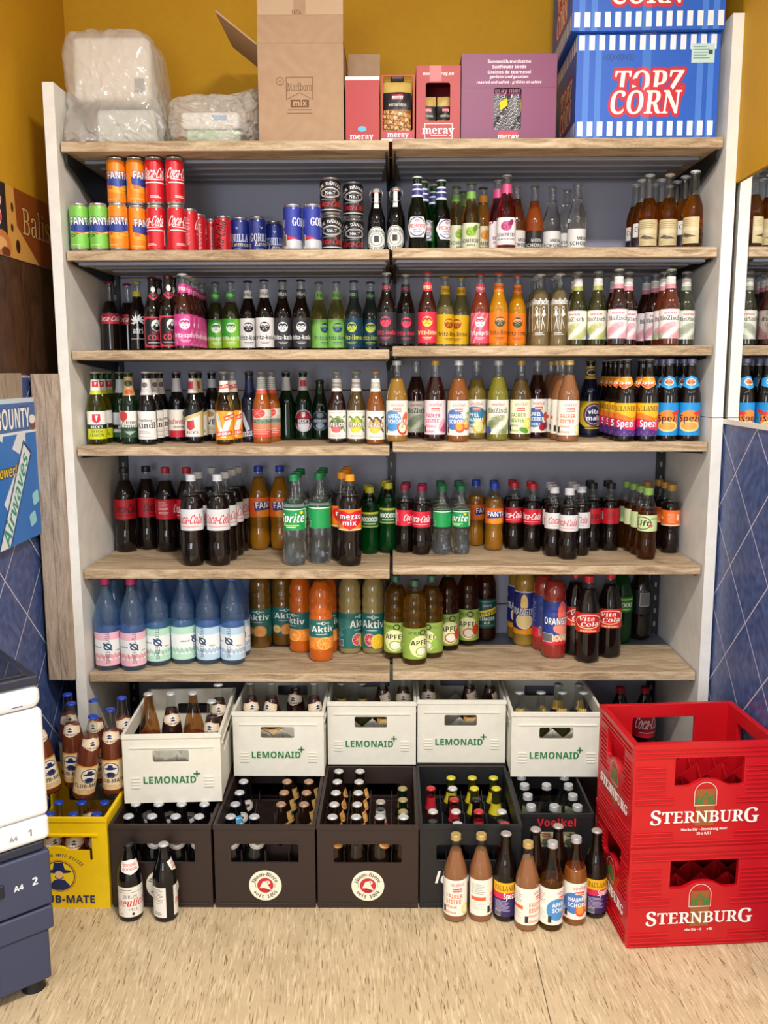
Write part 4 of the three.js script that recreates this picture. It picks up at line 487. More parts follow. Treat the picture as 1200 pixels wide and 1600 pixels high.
function makeType(key) {
  const [s, liq, fill, glass, lid, labels, name] = TYPES[key];
  const { h, p } = SHAPE[s], cv = curve(p), o = new THREE.Group(); o.name = name;
  const pet = s.startsWith('pet') || s === 'vita';
  const foot = pet ? (a, y) => 1 - (y < 0.03 ? 0.07 * (1 - y / 0.03) * (0.5 - 0.5 * Math.cos(5 * a)) : 0) : s === 'juice' || s === 'apfel' || s === 'water' ? null : null;
  const isCan = s.startsWith('can');
  const top = fill && fill < h - 0.004 ? fill : cv.y1;
  const prof = [[0, 0.0025], [p[0][0] * 0.7, 0.0022], ...cv.ys.filter((y) => y <= top + 1e-6).map((y) => [cv.at(y), y])];
  if (top !== cv.y1 && prof[prof.length - 1][1] < top - 1e-5) prof.push([cv.at(top), top]);
  if (!isCan) {
    prof.push([0, top]);
    part('body', revolve(prof, { seg: 30, shape: foot }), L[liq], o);
    if (top !== cv.y1) {
      const up = [[cv.at(top), top], ...cv.ys.filter((y) => y > top + 1e-5).map((y) => [cv.at(y), y])];
      part('neck', revolve(up, { seg: 28 }), G[glass], o);
    }
  } else {
    prof.push([0.024, h - 0.003], [0, h - 0.003]);
    part('shell', revolve(prof, { seg: 36 }), M.alu, o);
    part('pull_tab', new RoundedBoxGeometry(0.012, 0.0012, 0.02, 2, 0.0005), M.alu, o, [0, h - 0.0022, 0.004]);
  }
  for (const [y0, y1, cn, span, turn = 0] of labels) {
    const c = CELL[cn]; if (!c) throw new Error('no label ' + cn);
    const pr = [[cv.at(y0) + 0.0005, y0], ...cv.ys.filter((y) => y > y0 + 1e-4 && y < y1 - 1e-4).map((y) => [cv.at(y) + 0.0005, y]), [cv.at(y1) + 0.0005, y1]];
    const g = revolve(pr, { seg: Math.max(8, Math.round(span / 10)), phi0: (turn - span / 2) * D, phi1: (turn + span / 2) * D, uv: c.uv });
    const sheet = SHEETS[c.sheet];
    part(isCan ? 'printed_sleeve' : y0 > 0.14 && s !== 'pet' && h < 0.29 ? 'neck_label' : 'label', g, isCan ? sheet.tin : CUT.has(cn) ? sheet.print : sheet.paper, o);
  }
  if (lid) {
    const [kind, color] = lid;
    if (kind === 'crown') part('crown_cap', CROWN, cap(color, true), o, [0, h - 0.0055, 0]);
    if (kind === 'screw') part('screw_cap', SCREW, cap(color, true), o, [0, h - 0.0145, 0]);
    if (kind === 'pet') part('screw_cap', PETCAP, cap(color, false), o, [0, h - 0.016, 0]);
    if (kind === 'swing') {
      part('stopper', revolve([[0, -0.004], [0.0128, -0.004], [0.0128, 0.002], [0.011, 0.008], [0.0085, 0.0145], [0, 0.016]], { seg: 24 }), M.ceramic, o, [0, h, 0]);
      part('seal', new THREE.CylinderGeometry(0.0135, 0.0135, 0.004, 24), M.rubber, o, [0, h + 0.0005, 0]);
      const wire = [tube([[-0.0165, 0.182, 0], [-0.021, 0.19, 0.004], [-0.02, 0.2, 0.004], [-0.012, 0.211, 0.002], [0, 0.213, 0]], 0.0011), tube([[0.0165, 0.182, 0], [0.021, 0.19, 0.004], [0.02, 0.2, 0.004], [0.012, 0.211, 0.002], [0, 0.213, 0]], 0.0011), new THREE.TorusGeometry(0.0158, 0.001, 6, 32).rotateX(Math.PI / 2).translate(0, 0.182, 0), tube([[-0.0185, 0.19, 0.002], [-0.019, 0.175, 0.014], [0, 0.166, 0.022], [0.019, 0.175, 0.014], [0.0185, 0.19, 0.002]], 0.0011)];
      part('wire_bail', mergeGeometries(wire), M.wire, o);
      const c = CELL.pWhite;
      part('paper_seal', revolve([[0.0158, 0.15], [0.0162, 0.175], [0.0166, 0.19], [0.015, 0.2]].map(([r, y]) => [Math.max(r, y < 0.198 ? cv.at(y) : 0) + 0.0007, y]), { seg: 8, phi0: -24 * D, phi1: 24 * D, uv: c.uv }), SHEETS[c.sheet].paper, o);
    }
  }
  return o;
}
// one bottle or can standing at x, y, z
function drink(key, x, y, z, turn, where, group, tilt) {
  if (!protos[key]) protos[key] = makeType(key);
  const o = protos[key].clone(), [, , , , , , name, what] = TYPES[key];
  o.name = numbered(name); scene.add(o); o.position.set(x, y + 0.0003, z); o.rotation.y = turn * D + 0.8 * Math.atan2(-x, 2.85 - z);
  if (tilt) { o.rotation.order = 'ZXY'; o.rotation.z = tilt[0] * D; o.rotation.x = tilt[1] * D; }
  o.userData = { label: what + ' ' + where, category: name === 'drink_can' ? 'can' : 'bottle' };
  if (group) o.userData.group = group;
  return o;
}
const PLACED = [
  ['canFG',-0.963,1.936,-0.033967,16,'at the end of the shelf by the side panel'],
  ['canFG',-0.903,1.936,-0.0341524,16,'next to the orange cans'],
  ['canFO',-0.843,1.936,-0.0335384,5,'bottom front, touching the green cans'],
  ['canFO',-0.858,1.936,-0.0933422,0,'bottom, half hidden behind the front orange one'],
  ['canFO',-0.854,2.0785,-0.0749999,14,'on top, above the green cans'],
  ['canFO',-0.796,1.936,-0.075,60,'bottom, touching the red cans'],
  ['canFO',-0.794,2.0785,-0.0750211,60,'on top, touching the stacked red cans'],
  ['canC',-0.736,1.936,-0.072,-30,'lower left of the stacked four'],
  ['canC',-0.672,1.936,-0.072,40,'lower right of the stacked four'],
  ['canC',-0.735,2.0785,-0.071979,10,'upper left of the stacked four'],
  ['canC',-0.672,2.0785,-0.072,40,'upper right of the stacked four'],
  ['canC',-0.646,1.936,-0.135,130,'standing just behind the stacked four'],
  ['canC',-0.638,1.936,-0.23,150,'in the single row, middle of three'],
  ['canC',-0.616,1.936,-0.33,170,'set back between two others'],
  ['canCZ',-0.563,1.936,-0.27,-20,'next to the blue cans'],
  ['canG',-0.51,1.936,-0.3,-20,'next to the red and black can'],
  ['canG',-0.489,1.936,-0.36,170,'squeezed behind two others'],
  ['canG',-0.45,1.936,-0.29,30,'in the middle of the low blue group'],
  ['canG',-0.406,1.936,-0.385,5,'set furthest back'],
  ['canGF',-0.306,1.936,-0.065,-12,'first of the front pair'],
  ['canGF',-0.245,1.936,-0.065,-20,'touching the black cans'],
  ['canJ',-0.187,1.936,-0.1,0,'bottom of the front stack'],
  ['canJ',-0.19,2.0495,-0.1,0,'top of the front stack'],
  ['canJ',-0.121,1.936,-0.165,8,'bottom of the stack beside the swing tops'],
  ['canJ',-0.122,2.0495,-0.165,8,'top of the stack beside the swing tops'],
  ['canJ',-0.181,1.936,-0.2,50,'hidden behind the front stack'],
  ['swing',-0.047,1.936,-0.19,0,'beside the black cans'],
  ['swing',0.017,1.94,-0.19,-8,'at the joint of the two bays'],
  ['peroni',0.083,1.94,-0.1,0,'in front, label straight on'],
  ['peroni',0.104,1.94,-0.170909,20,'right behind the front one'],
  ['peroni',0.161,1.94,-0.149091,38,'with its label turned aside'],
  ['peroni',0.141,1.94,-0.225,10,'behind, between the two front ones'],
  ['ciderA',0.215,1.94,-0.25,30,'beside the green beer bottles'],
  ['ciderA',0.261,1.94,-0.2,0,'standing furthest forward of its kind'],
  ['ciderA',0.247,1.94,-0.34,0,'at the back between its neighbours'],
  ['ciderM',0.306,1.94,-0.27,20,'beside the pink-collared bottle'],
  ['ciderB',0.362,1.94,-0.085,0,'in front'],
  ['ciderB',0.344,1.94,-0.16,30,'half hidden behind the front one'],
  ['schR',0.419,1.94,-0.27912,30,'right beside the pink-collared bottle'],
  ['schO',0.48,1.94,-0.290215,-100,'with a black side label'],
  ['schW',0.541,1.94,-0.300666,10,'next to the orange drink'],
  ['schW',0.599,1.94,-0.35,-40,'in the middle of three'],
  ['schW',0.615,1.94,-0.25,20,'at the end of the row, furthest forward'],
  ['corona',0.823,1.94,-0.15,180,'first of the front three'],
  ['corona',0.819,1.94,-0.225,20,'second in the first file'],
  ['corona',0.82,1.94,-0.3,0,'last in the first file'],
  ['corona',0.885,1.94,-0.145,180,'middle of the front three'],
  ['corona',0.881,1.94,-0.22,180,'second in the middle file'],
  ['corona',0.883,1.94,-0.295,180,'last in the middle file'],
  ['corona',0.95,1.94,-0.1,150,'nearest the white side panel'],
  ['corona',0.944,1.94,-0.175,30,'second in the file along the side panel'],
  ['corona',0.94,1.94,-0.25,180,'third in the file along the side panel'],
  ['corona',0.941,1.94,-0.325,180,'last in the file along the side panel'],
  ['colaG',-0.96,1.634,-0.29,0,'by the side panel'],
  ['colaG',-0.919,1.634,-0.36,10,'behind the palm tree bottle'],
  ['palm',-0.86,1.634,-0.27,0,'between the dark cola bottles'],
  ['clubK',-0.771,1.634,-0.13,12,'beside the palm tree bottle'],
  ['clubK',-0.708,1.634,-0.0790905,12,'beside the pink labels'],
  ['clubK',-0.77,1.634,-0.2,12,'behind the first one of its kind'],
  ['clubK',-0.711,1.634,-0.148936,12,'behind the second one of its kind'],
  ['frPink',-0.651,1.634,-0.036,8,'at the head of its file'],
  ['frPink',-0.651,1.634,-0.100909,8,'second in its file'],
  ['frPink',-0.651,1.634,-0.166064,8,'third in its file'],
  ['frPink',-0.657,1.634,-0.23,8,'fourth in its file'],
  ['frPink',-0.662,1.634,-0.293936,8,'fifth in its file'],
  ['frPink',-0.658,1.634,-0.36,8,'last in its file'],
  ['frGreen',-0.602,1.634,-0.311064,0,'beside the pink file'],
  ['frGreen',-0.545,1.634,-0.280164,0,'beside the white label'],
  ['frWhite',-0.484,1.634,-0.269836,0,'beside the green label'],
  ['frWhite',-0.423,1.634,-0.229886,0,'beside the black labels'],
  ['frBlack',-0.364,1.634,-0.245114,0,'beside the white label'],
  ['frBlack',-0.301,1.634,-0.235,0,'beside the yellow lemonade'],
  ['frLime',-0.248,1.634,-0.320164,40,'label turned half away'],
  ['frLime',-0.187,1.634,-0.309836,8,'label straight on'],
  ['frBlue',-0.126,1.634,-0.27,-15,'beside the lime one'],
  ['frBlue',-0.071,1.634,-0.32,0,'in the dark beside the red-headed cola'],
  ['frKola',-0.014,1.6439,-0.12,-8,'in front of the joint between the bays'],
  ['frKola',0.048,1.6436,-0.17,5,'just past the joint between the bays'],
  ['frRed',0.117,1.6436,-0.115,0,'with red neck band'],
  ['frYel',0.18,1.6436,-0.24,30,'label turned aside'],
  ['frYel',0.237,1.6436,-0.28,-30,'beside the pink rhubarb one'],
  ['frRhub',0.291,1.6436,-0.165073,0,'between the yellow and orange ones'],
  ['frOra',0.349,1.6436,-0.144927,10,'beside the pink one'],
  ['frOra',0.416,1.6436,-0.2,5,'beside the white-printed clear bottles'],
  ['alm',0.489,1.6436,-0.175069,0,'head of the first file'],
  ['alm',0.49,1.6436,-0.25,0,'second in the first file'],
  ['alm',0.491,1.6436,-0.325,0,'last in the first file'],
  ['alm',0.55,1.6436,-0.162737,0,'head of the second file'],
  ['alm',0.555,1.6436,-0.24,0,'second in the second file'],
  ['alm',0.556,1.6436,-0.315,0,'last in the second file'],
  ['bzLem',0.599,1.6436,-0.115495,-25,'beside the white-printed clear bottles'],
  ['bzLem',0.659,1.6436,-0.0995051,-10,'beside the dark red one'],
  ['bzLem',0.605,1.6436,-0.192194,0,'behind the first one of its kind'],
  ['bzRed',0.71,1.6436,-0.04,0,'furthest forward on its shelf'],
  ['bzRed',0.759,1.6436,-0.115,15,'half hidden behind the foremost one'],
  ['bzRed',0.734,1.6436,-0.2,0,'at the back left of the foremost one'],
  ['bzRose',0.873,1.6436,-0.045,0,'in front by the side panel'],
  ['bzGrey',0.945,1.6436,-0.12,25,'closest to the side panel'],
  ['bzRose',0.875,1.6436,-0.12,10,'second in its file'],
  ['bzRed',0.866,1.6436,-0.19,10,'in the file behind the rose one'],
  ['bzRed',0.856,1.6436,-0.26,30,'at the back, furthest from the side panel'],
  ['bkLem',-0.962,1.333,-0.0996051,0,'at the end by the side panel'],
  ['bkLem',-0.962,1.333,-0.161405,0,'second in its file'],
  ['bkLem',-0.962,1.333,-0.230041,15,'third in its file'],
  ['bkPils',-0.909,1.333,-0.193949,20,'between the lemon beers and the red seal beer'],
  ['urq',-0.858,1.333,-0.115,0,'beside the white-label beers'],
  ['kindl',-0.793,1.333,-0.09,-20,'head of its file'],
  ['kindl',-0.788,1.333,-0.155,30,'second in its file'],
  ['kindl',-0.784,1.333,-0.220164,30,'third in its file'],
  ['budw',-0.723,1.333,-0.209836,8,'between white label and gold label beers'],
  ['gold',-0.654,1.333,-0.148958,0,'head of its file'],
  ['gold',-0.651,1.333,-0.210674,20,'second in its file'],
  ['jever',-0.614,1.333,-0.260368,-15,'beside the yellow mixed beers'],
  ['vplus',-0.541,1.333,-0.09,0,'in front'],
  ['vplus',-0.525,1.333,-0.155,20,'behind the front one'],
  ['vdark',-0.474,1.333,-0.19,10,'beside the grapefruit beers'],
  ['grape',-0.427,1.333,-0.14,0,'in front'],
  ['grape',-0.404,1.333,-0.205,10,'close behind the front one'],
  ['bkGr',-0.363,1.333,-0.29025,180,'label turned away'],
  ['bkRed',-0.303,1.333,-0.27975,0,'with red oval label'],
  ['hein',-0.248,1.333,-0.31,0,'shortest of the three green beers'],
  ['melon',-0.178,1.333,-0.135,0,'beside the green beers'],
  ['lemon',-0.114,1.333,-0.125,0,'between melon and peach labels'],
  ['peach',-0.05,1.333,-0.09,0,'beside the blue apple label'],
  ['voApf',0.019,1.344,-0.06,0,'at the joint of the bays'],
  ['voDark',0.084,1.344,-0.2,0,'behind apple and pink tea bottles'],
  ['voPink',0.143,1.344,-0.09,0,'between apple and rhubarb bottles'],
  ['voRha',0.215,1.344,-0.045,0,'standing furthest forward'],
  ['voAna',0.282,1.344,-0.16,0,'half hidden beside the rhubarb one'],
  ['voLem',0.347,1.344,-0.1,0,'with drawn flowers'],
  ['voYel',0.423,1.344,-0.12,0,'with yellow print'],
  ['voFru',0.487,1.344,-0.189587,10,'behind the yellow tea'],
  ['voTea',0.565,1.344,-0.045,10,'heading its file'],
  ['voTea',0.557,1.344,-0.12,30,'second in its file'],
  ['voTea',0.556,1.344,-0.195413,30,'third in its file'],
  ['voTea',0.545,1.344,-0.27,30,'last in its file'],
  ['nrwMalz',0.674,1.344,-0.24,0,'between tea and orange cola bottles'],
  ['nrwPau',0.746,1.344,-0.045,-12,'at the head of the first file'],
  ['nrwPau',0.744,1.344,-0.115,-12,'second in the first file'],
  ['nrwPau',0.745,1.344,-0.185,-12,'third in the first file'],
  ['nrwPau',0.745,1.344,-0.255,-12,'fourth in the first file'],
  ['nrwPau',0.746,1.344,-0.325,-12,'last in the first file'],
  ['nrwPau',0.816,1.344,-0.045,-6,'at the head of the second file'],
  ['nrwPau',0.814,1.344,-0.115,-6,'second in the second file'],
  ['nrwSpz',0.888,1.344,-0.07,0,'head of the first file'],
  ['nrwSpz',0.888,1.344,-0.14,0,'second in the first file'],
  ['nrwSpz',0.885,1.344,-0.21,0,'last in the first file'],
  ['nrwSpz',0.958,1.344,-0.07,0,'head of the file along the side panel'],
  ['nrwSpz',0.957,1.344,-0.14,0,'second in the file along the side panel'],
  ['nrwSpz',0.955,1.344,-0.21,0,'last in the file along the side panel'],
  ['plColZ',-0.947,0.933,-0.315,10,'by the side panel'],
  ['plColZ',-0.881,0.933,-0.36,60,'behind, second from the side panel'],
  ['plCol',-0.8,0.933,-0.315167,120,'back of its label showing'],
  ['plCol',-0.724,0.933,-0.309833,-30,'behind the first silver label file'],
  ['plLig',-0.658,0.933,-0.085,-15,'head of the first file'],
  ['plLig',-0.652,0.933,-0.165,0,'second in the first file'],
  ['plLig',-0.634,0.933,-0.305,0,'third in the first file'],
  ['plLig',-0.571,0.933,-0.085,0,'head of the second file'],
  ['plLig',-0.561,0.933,-0.165,20,'second in the second file'],
  ['plLig',-0.552,0.933,-0.245,20,'third in the second file'],
  ['plLig',-0.545,0.933,-0.324332,20,'last in the second file'],
  ['plFan',-0.477,0.933,-0.360672,40,'beside the silver label colas'],
  ['plFan',-0.4,0.933,-0.359996,20,'behind the first clear lemonade'],
  ['plSpr',-0.32,0.933,-0.09,-10,'in front, logo showing'],
  ['plSpr',-0.317,0.933,-0.175,40,'second in the first file'],
  ['plSpr',-0.315,0.933,-0.26,40,'third in the first file'],
  ['plSpr',-0.24,0.933,-0.125,150,'head of the second file, back label showing'],
  ['plSpr',-0.239,0.933,-0.21,40,'second in the second file'],
  ['plSpr',-0.238,0.933,-0.295,40,'last in the second file'],
  ['plMez',-0.136,0.933,-0.083,0,'in front'],
  ['plMez',-0.165,0.933,-0.155,25,'half hidden behind the front one'],
  ['plMez',-0.159,0.933,-0.24,20,'third in the file'],
  ['plMez',-0.157,0.933,-0.325,20,'last in the file'],
  ['plsGrn',-0.076,0.933,-0.275,0,'beside the orange-capped file'],
  ['plsGrn',-0.011,0.9473,-0.275,0,'at the joint of the bays'],
  ['plsGrn',-0.084,0.933,-0.345,0,'behind the first one of its kind'],
  ['plsGrn',-0.02,0.9473,-0.345,0,'behind the one at the joint'],
  ['plsChe',0.046,0.947,-0.23,70,'at the joint, label turned aside'],
  ['plsChe',0.103,0.947,-0.195,-10,'logo showing'],
  ['plsChe',0.053,0.947,-0.3,20,'behind the first one of its kind'],
  ['plsChe',0.109,0.947,-0.265,20,'behind the one with the logo'],
  ['plsSpr',0.174,0.947,-0.2,150,'back label showing'],
  ['plsSpr',0.239,0.947,-0.2,-25,'logo showing'],
  ['plsSpr',0.175,0.947,-0.27,20,'second in the first file'],
  ['plsSpr',0.24,0.947,-0.27,20,'second in the second file'],
  ['plsSpr',0.175,0.947,-0.34,20,'last in the first file'],
  ['plsSpr',0.239,0.947,-0.34,20,'last in the second file'],
  ['plsFan',0.303,0.947,-0.355064,60,'set back, label turned'],
  ['plsFan',0.36,0.947,-0.27,10,'in front'],
  ['plsFan',0.366,0.947,-0.344936,10,'behind the front one'],
  ['plsCol',0.432,0.947,-0.29,-15,'beside the orange lemonade'],
  ['plsCol',0.491,0.947,-0.25,-15,'beside the silver labels'],
  ['plsCol',0.434,0.947,-0.36,20,'behind the first one of its kind'],
  ['plsCol',0.494,0.947,-0.325,20,'behind the second one of its kind'],
  ['plsLig',0.55,0.947,-0.165,40,'left of the foremost one'],
  ['plsLig',0.591,0.947,-0.115,-20,'standing foremost on the shelf'],
  ['plsLig',0.643,0.947,-0.175,-30,'right of the foremost one'],
  ['plsLig',0.555,0.947,-0.235,20,'second in the first file'],
  ['plsLig',0.56,0.947,-0.305,20,'last in the first file'],
  ['plsLig',0.635,0.947,-0.24,20,'behind, between the files'],
  ['plsLig',0.639,0.947,-0.31,20,'furthest back between the files'],
  ['plsZer',0.7,0.947,-0.265,40,'beside the silver labels'],
  ['plsZer',0.764,0.947,-0.265,140,'second, barcode side showing'],
  ['plsZer',0.705,0.947,-0.334998,20,'behind the first one of its kind'],
  ['plsZer',0.769,0.947,-0.335238,20,'behind the second one of its kind'],
  ['plsLif',0.851,0.947,-0.115,-25,'in front'],
  ['plsLif',0.847,0.947,-0.185,110,'second in the file'],
  ['plsLif',0.84,0.947,-0.25,110,'third in the file'],
  ['plsLif',0.831,0.947,-0.314764,110,'last in the file'],
  ['plsMez',0.96,0.947,-0.22,30,'by the side panel'],
  ['plsMez',0.96,0.947,-0.289413,30,'second along the side panel'],
  ['plsMez',0.956,0.947,-0.36,30,'last along the side panel'],
  ['plsMez',0.897,0.947,-0.300587,30,'behind the apple drinks'],
  ['plSqP',-0.95,0.584,-0.0600577,0,'at the end by the side panel'],
  ['plSqP',-0.864,0.584,-0.0574485,5,'beside the green labels'],
  ['plSqP',-0.95,0.584,-0.148136,0,'behind the first one of its kind'],
  ['plSqP',-0.865,0.584,-0.157507,15,'behind the second one of its kind'],
  ['plSqG',-0.795,0.584,-0.107807,0,'beside the pink labels'],
  ['plSqG',-0.712,0.584,-0.128844,60,'barcode side showing'],
  ['plSqG',-0.81,0.584,-0.223767,0,'behind the first one of its kind'],
  ['plSqG',-0.725,0.584,-0.21473,0,'behind the one with barcode'],
  ['plSqB',-0.626,0.584,-0.125057,-30,'beside the green labels'],
  ['plSqB',-0.541,0.584,-0.122077,-20,'at the end of the front row'],
  ['plSqB',-0.64,0.584,-0.215003,0,'behind the first one of its kind'],
  ['plSqB',-0.537,0.584,-0.207567,20,'set back at the end'],
  ['plAkM',-0.474,0.584,-0.309313,-10,'beside the blue water'],
  ['plAkM',-0.395,0.584,-0.335687,15,'second, in the shade'],
  ['plAkO',-0.322,0.584,-0.255,-40,'left of the front one'],
  ['plAkO',-0.242,0.584,-0.155,12,'in front'],
  ['plAkO',-0.231,0.584,-0.245303,20,'behind the front one'],
  ['plAkG',-0.147,0.584,-0.239689,60,'back label showing'],
  ['plAkG',-0.064,0.584,-0.240007,0,'fruit print showing'],
  ['plAkG',-0.143,0.584,-0.325,0,'behind the first one of its kind'],
  ['plAkG',-0.06,0.584,-0.325,0,'behind the one with fruit print'],
  ['plApf',0.015,0.591,-0.17,-12,'left behind the front one'],
  ['plApf',0.079,0.591,-0.1,25,'in front'],
  ['plApf',0.138,0.591,-0.17,-35,'right behind the front one'],
  ['plApR',0.199,0.591,-0.255,8,'beside the green apple ones'],
  ['plApR',0.276,0.591,-0.315,-5,'beside the ginger ale'],
  ['plSchw',0.344,0.591,-0.375,10,'beside the mild apple ones'],
  ['plOra',0.481,0.591,-0.313219,-5,'beside the gap'],
  ['plOra',0.47,0.591,-0.395942,0,'half hidden behind the front one'],
  ['plRou',0.562,0.591,-0.171686,18,'in front'],
  ['plRou',0.541,0.591,-0.255839,60,'behind the front one'],
  ['plVit',0.666,0.591,-0.12,0,'standing foremost'],
  ['plVit',0.639,0.591,-0.203314,20,'left behind the foremost one'],
  ['plVit',0.752,0.591,-0.175,0,'right behind the foremost one'],
  ['plDew',0.832,0.591,-0.34,0,'behind the red label colas'],
  ['plBlk',0.915,0.591,-0.385,20,'alone in the back corner'],
];

// ---------------------------------------------------------------- the room
struct('floor', (() => { const g = new THREE.BoxGeometry(5.6, 0.1, 6.4); const P = g.attributes.position, U = g.attributes.uv; for (let i = 0; i < P.count; i++) U.setXY(i, P.getX(i), P.getZ(i)); return g; })(), M.floor, [0, -0.05, 2.4], 'beige speckled vinyl floor');
struct('ceiling', box(5.6, 0.1, 6.4), M.ceiling, [0, 3.25, 2.4], 'white ceiling');
struct('wall_back', box(2.4, 3.2, 0.1), M.yellow, [-0.045, 1.6, -0.56], 'yellow painted wall behind the shelving');
const wallLeft = struct('wall_left', box(1.6, 3.2, 1.0), M.yellow, [-1.94, 1.6, -0.05], 'yellow painted side wall with blue tiles below');
const wallRight = struct('wall_right', box(1.7, 3.2, 1.35), M.yellow, [1.9, 1.6, 0.125], 'yellow side wall with mirror above blue tiles');
struct('wall_far_left', box(0.1, 3.2, 5.2), M.plaster, [-2.75, 1.6, 3.0], 'cream shop wall');
struct('wall_far_right', box(0.1, 3.2, 4.8), M.plaster, [2.75, 1.6, 3.2], 'cream shop wall');
struct('wall_front', box(5.6, 3.2, 0.1), M.plaster, [0, 1.6, 5.6], 'cream shop wall opposite the shelving');
const floorMesh = scene.children.find((q) => q.name === 'floor'); { const m = part('seam', box(0.0022, 0.0008, 1.6), std(0x5a4a38, 0.8), floorMesh, [0.383, 0.0502, -1.02]); m.rotation.y = -0.013; }
{ const [x, y, z, w, h, I, color] = WINDOW, o = struct('window_1', box(w + 0.12, h + 0.12, 0.03), M.plaster, [x, y, z + 0.04], 'shop window with daylight opposite the shelving');
  part('lit_window_pane', new THREE.PlaneGeometry(w, h).rotateY(Math.PI), std(0xffffff, 0.4, { emissive: color, emissiveIntensity: 3 }), o, [0, 0, -0.018]);
  for (const s of [-1, 0, 1]) part('window_bar', box(0.05, h + 0.12, 0.04), M.white, o, [s * (w / 2 + 0.02), 0, -0.03]);
  const a = new THREE.RectAreaLight(color, I, w, h); a.position.set(0, 0, -0.06); o.add(a); }
const XR = 1.05, XL = -1.14;
// diamond tiles, clipped to the tiled field
const clipPoly = (poly, axis, v, keepLess) => { const out = []; for (let i = 0; i < poly.length; i++) { const a = poly[i], b = poly[(i + 1) % poly.length], ia = keepLess ? a[axis] <= v : a[axis] >= v, ib = keepLess ? b[axis] <= v : b[axis] >= v; if (ia) out.push(a); if (ia !== ib) { const s = (v - a[axis]) / (b[axis] - a[axis]); out.push([a[0] + s * (b[0] - a[0]), a[1] + s * (b[1] - a[1])]); } } return out; };
function tiles(wall, x, side, z0, y0, zMin, zMax, yMin, yMax) {
  const a = 0.1425, e = 0.1383;
  for (let i = -8; i <= 8; i++) for (let j = -10; j <= 8; j++) {
    if (((i + j) % 2 + 2) % 2 === 0) continue;
    const cz = z0 + i * a, cy = y0 + j * a;
    let p = [[cz - e, cy], [cz, cy - e], [cz + e, cy], [cz, cy + e]];
    p = clipPoly(clipPoly(clipPoly(clipPoly(p, 0, zMin, false), 0, zMax, true), 1, yMin, false), 1, yMax, true);
    if (p.length < 3) continue;
    const s = new THREE.Shape(p.map(([z, y]) => new THREE.Vector2(z, y)));
    const g = new THREE.ExtrudeGeometry(s, { depth: 0.005, bevelEnabled: true, bevelThickness: 0.001, bevelSize: 0.001, bevelSegments: 1 });
    g.rotateY(-Math.PI / 2); // shape x -> z, depth -> -x
    g.translate(x + (side > 0 ? -0.001 : 0.006), 0, 0);
    const m = part('tile', g, M.tile, wall); m.position.sub(wall.position);
  }
}
const groutL = part('grout', box(0.008, 1.56, 0.955), M.grout, wallLeft, null); groutL.position.set(XL + 0.0024, 0.78, -0.03).sub(wallLeft.position);
tiles(wallLeft, XL, -1, 0.277, 0.962, -0.505, 0.445, 0.002, 1.55);
const groutR = part('grout', box(0.008, 1.41, 0.8), M.grout, wallRight, null); groutR.position.set(XR - 0.0024, 0.705, 0.395).sub(wallRight.position);
tiles(wallRight, XR, 1, 0.265, 1.117, -0.003, 0.79, 0.002, 1.404);
const mir = thing('wall_mirror', 'large frameless mirror above the blue tiles reflecting the bottles', 'mirror', [XR - 0.003, 1.77, 0.395]);
part('mirror_glass', box(0.006, 0.705, 0.8), M.mirror, mir);
part('lower_edge', box(0.012, 0.014, 0.8), M.plaster, mir, [-0.003, -0.36, 0]);
const upper = part('upper_panel', box(0.02, 1.07, 0.8), M.yellow, wallRight); upper.position.set(XR - 0.004, 2.66, 0.395).sub(wallRight.position);

// left wall: sign, dark panel, oak boards, poster
function flat(name, label, cat, w, h, draw, px, [x, y, z], turn, parts) {
  const o = thing(name, label, cat, [x, y, z], turn);
  const c = canvasOf(px, Math.round(px * h / w)), k = c.getContext('2d'); k.scale(px / (w * 1000), px / (w * 1000)); draw(k, w * 1000, h * 1000);
  part('board', box(w, h, 0.006), std(0xd8d4cc, 0.6), o, [0, 0, -0.004]);
  const g = new THREE.PlaneGeometry(w, h); part('printed_face', g, std(0xffffff, 0.35, { map: canvasTex(c) }), o);
  return o;
}
part('wood_panel', box(0.012, 0.345, 0.96, 'y'), M.darkWood, wallLeft).position.set(XL + 0.004, 1.732, -0.03).sub(wallLeft.position);
flat('advertising_sign', 'brown and black chocolate advertising sign above the dark panel', 'sign', 0.93, 0.208, (c, w, h) => {
  R(c, '#1a1016', 0, 0, w, h); R(c, '#8a4418', 330, 0, 600, h); PG(c, '#d09a4a', [330, 0], [390, 0], [400, 110], [560, 208], [330, 208]); O(c, '#3a1c10', 372, 60, 9, 14); O(c, '#3a1c10', 364, 120, 9, 12); O(c, '#3a1c10', 400, 170, 16, 20);
  t(c, 'Balisto', 600, 88, 110, '#d8b070', { w: 320, b: false, f: 'serif', o: '#4a2410', ow: 6 }); t(c, 's', 262, 74, 150, '#d8202c', { o: '#f2e8e4', ow: 8, k: 0.15 }); t(c, 'Snicker', 110, 74, 130, '#d8202c', { o: '#f2e8e4', ow: 8, w: 250, k: 0.15 });
  O(c, '#c87a3c', 290, 180, 60, 44); O(c, '#e8b070', 284, 176, 36, 20); O(c, '#6a3418', 310, 196, 30, 14);
}, 1024, [XL + 0.014, 2.008, -0.02], Math.PI / 2);
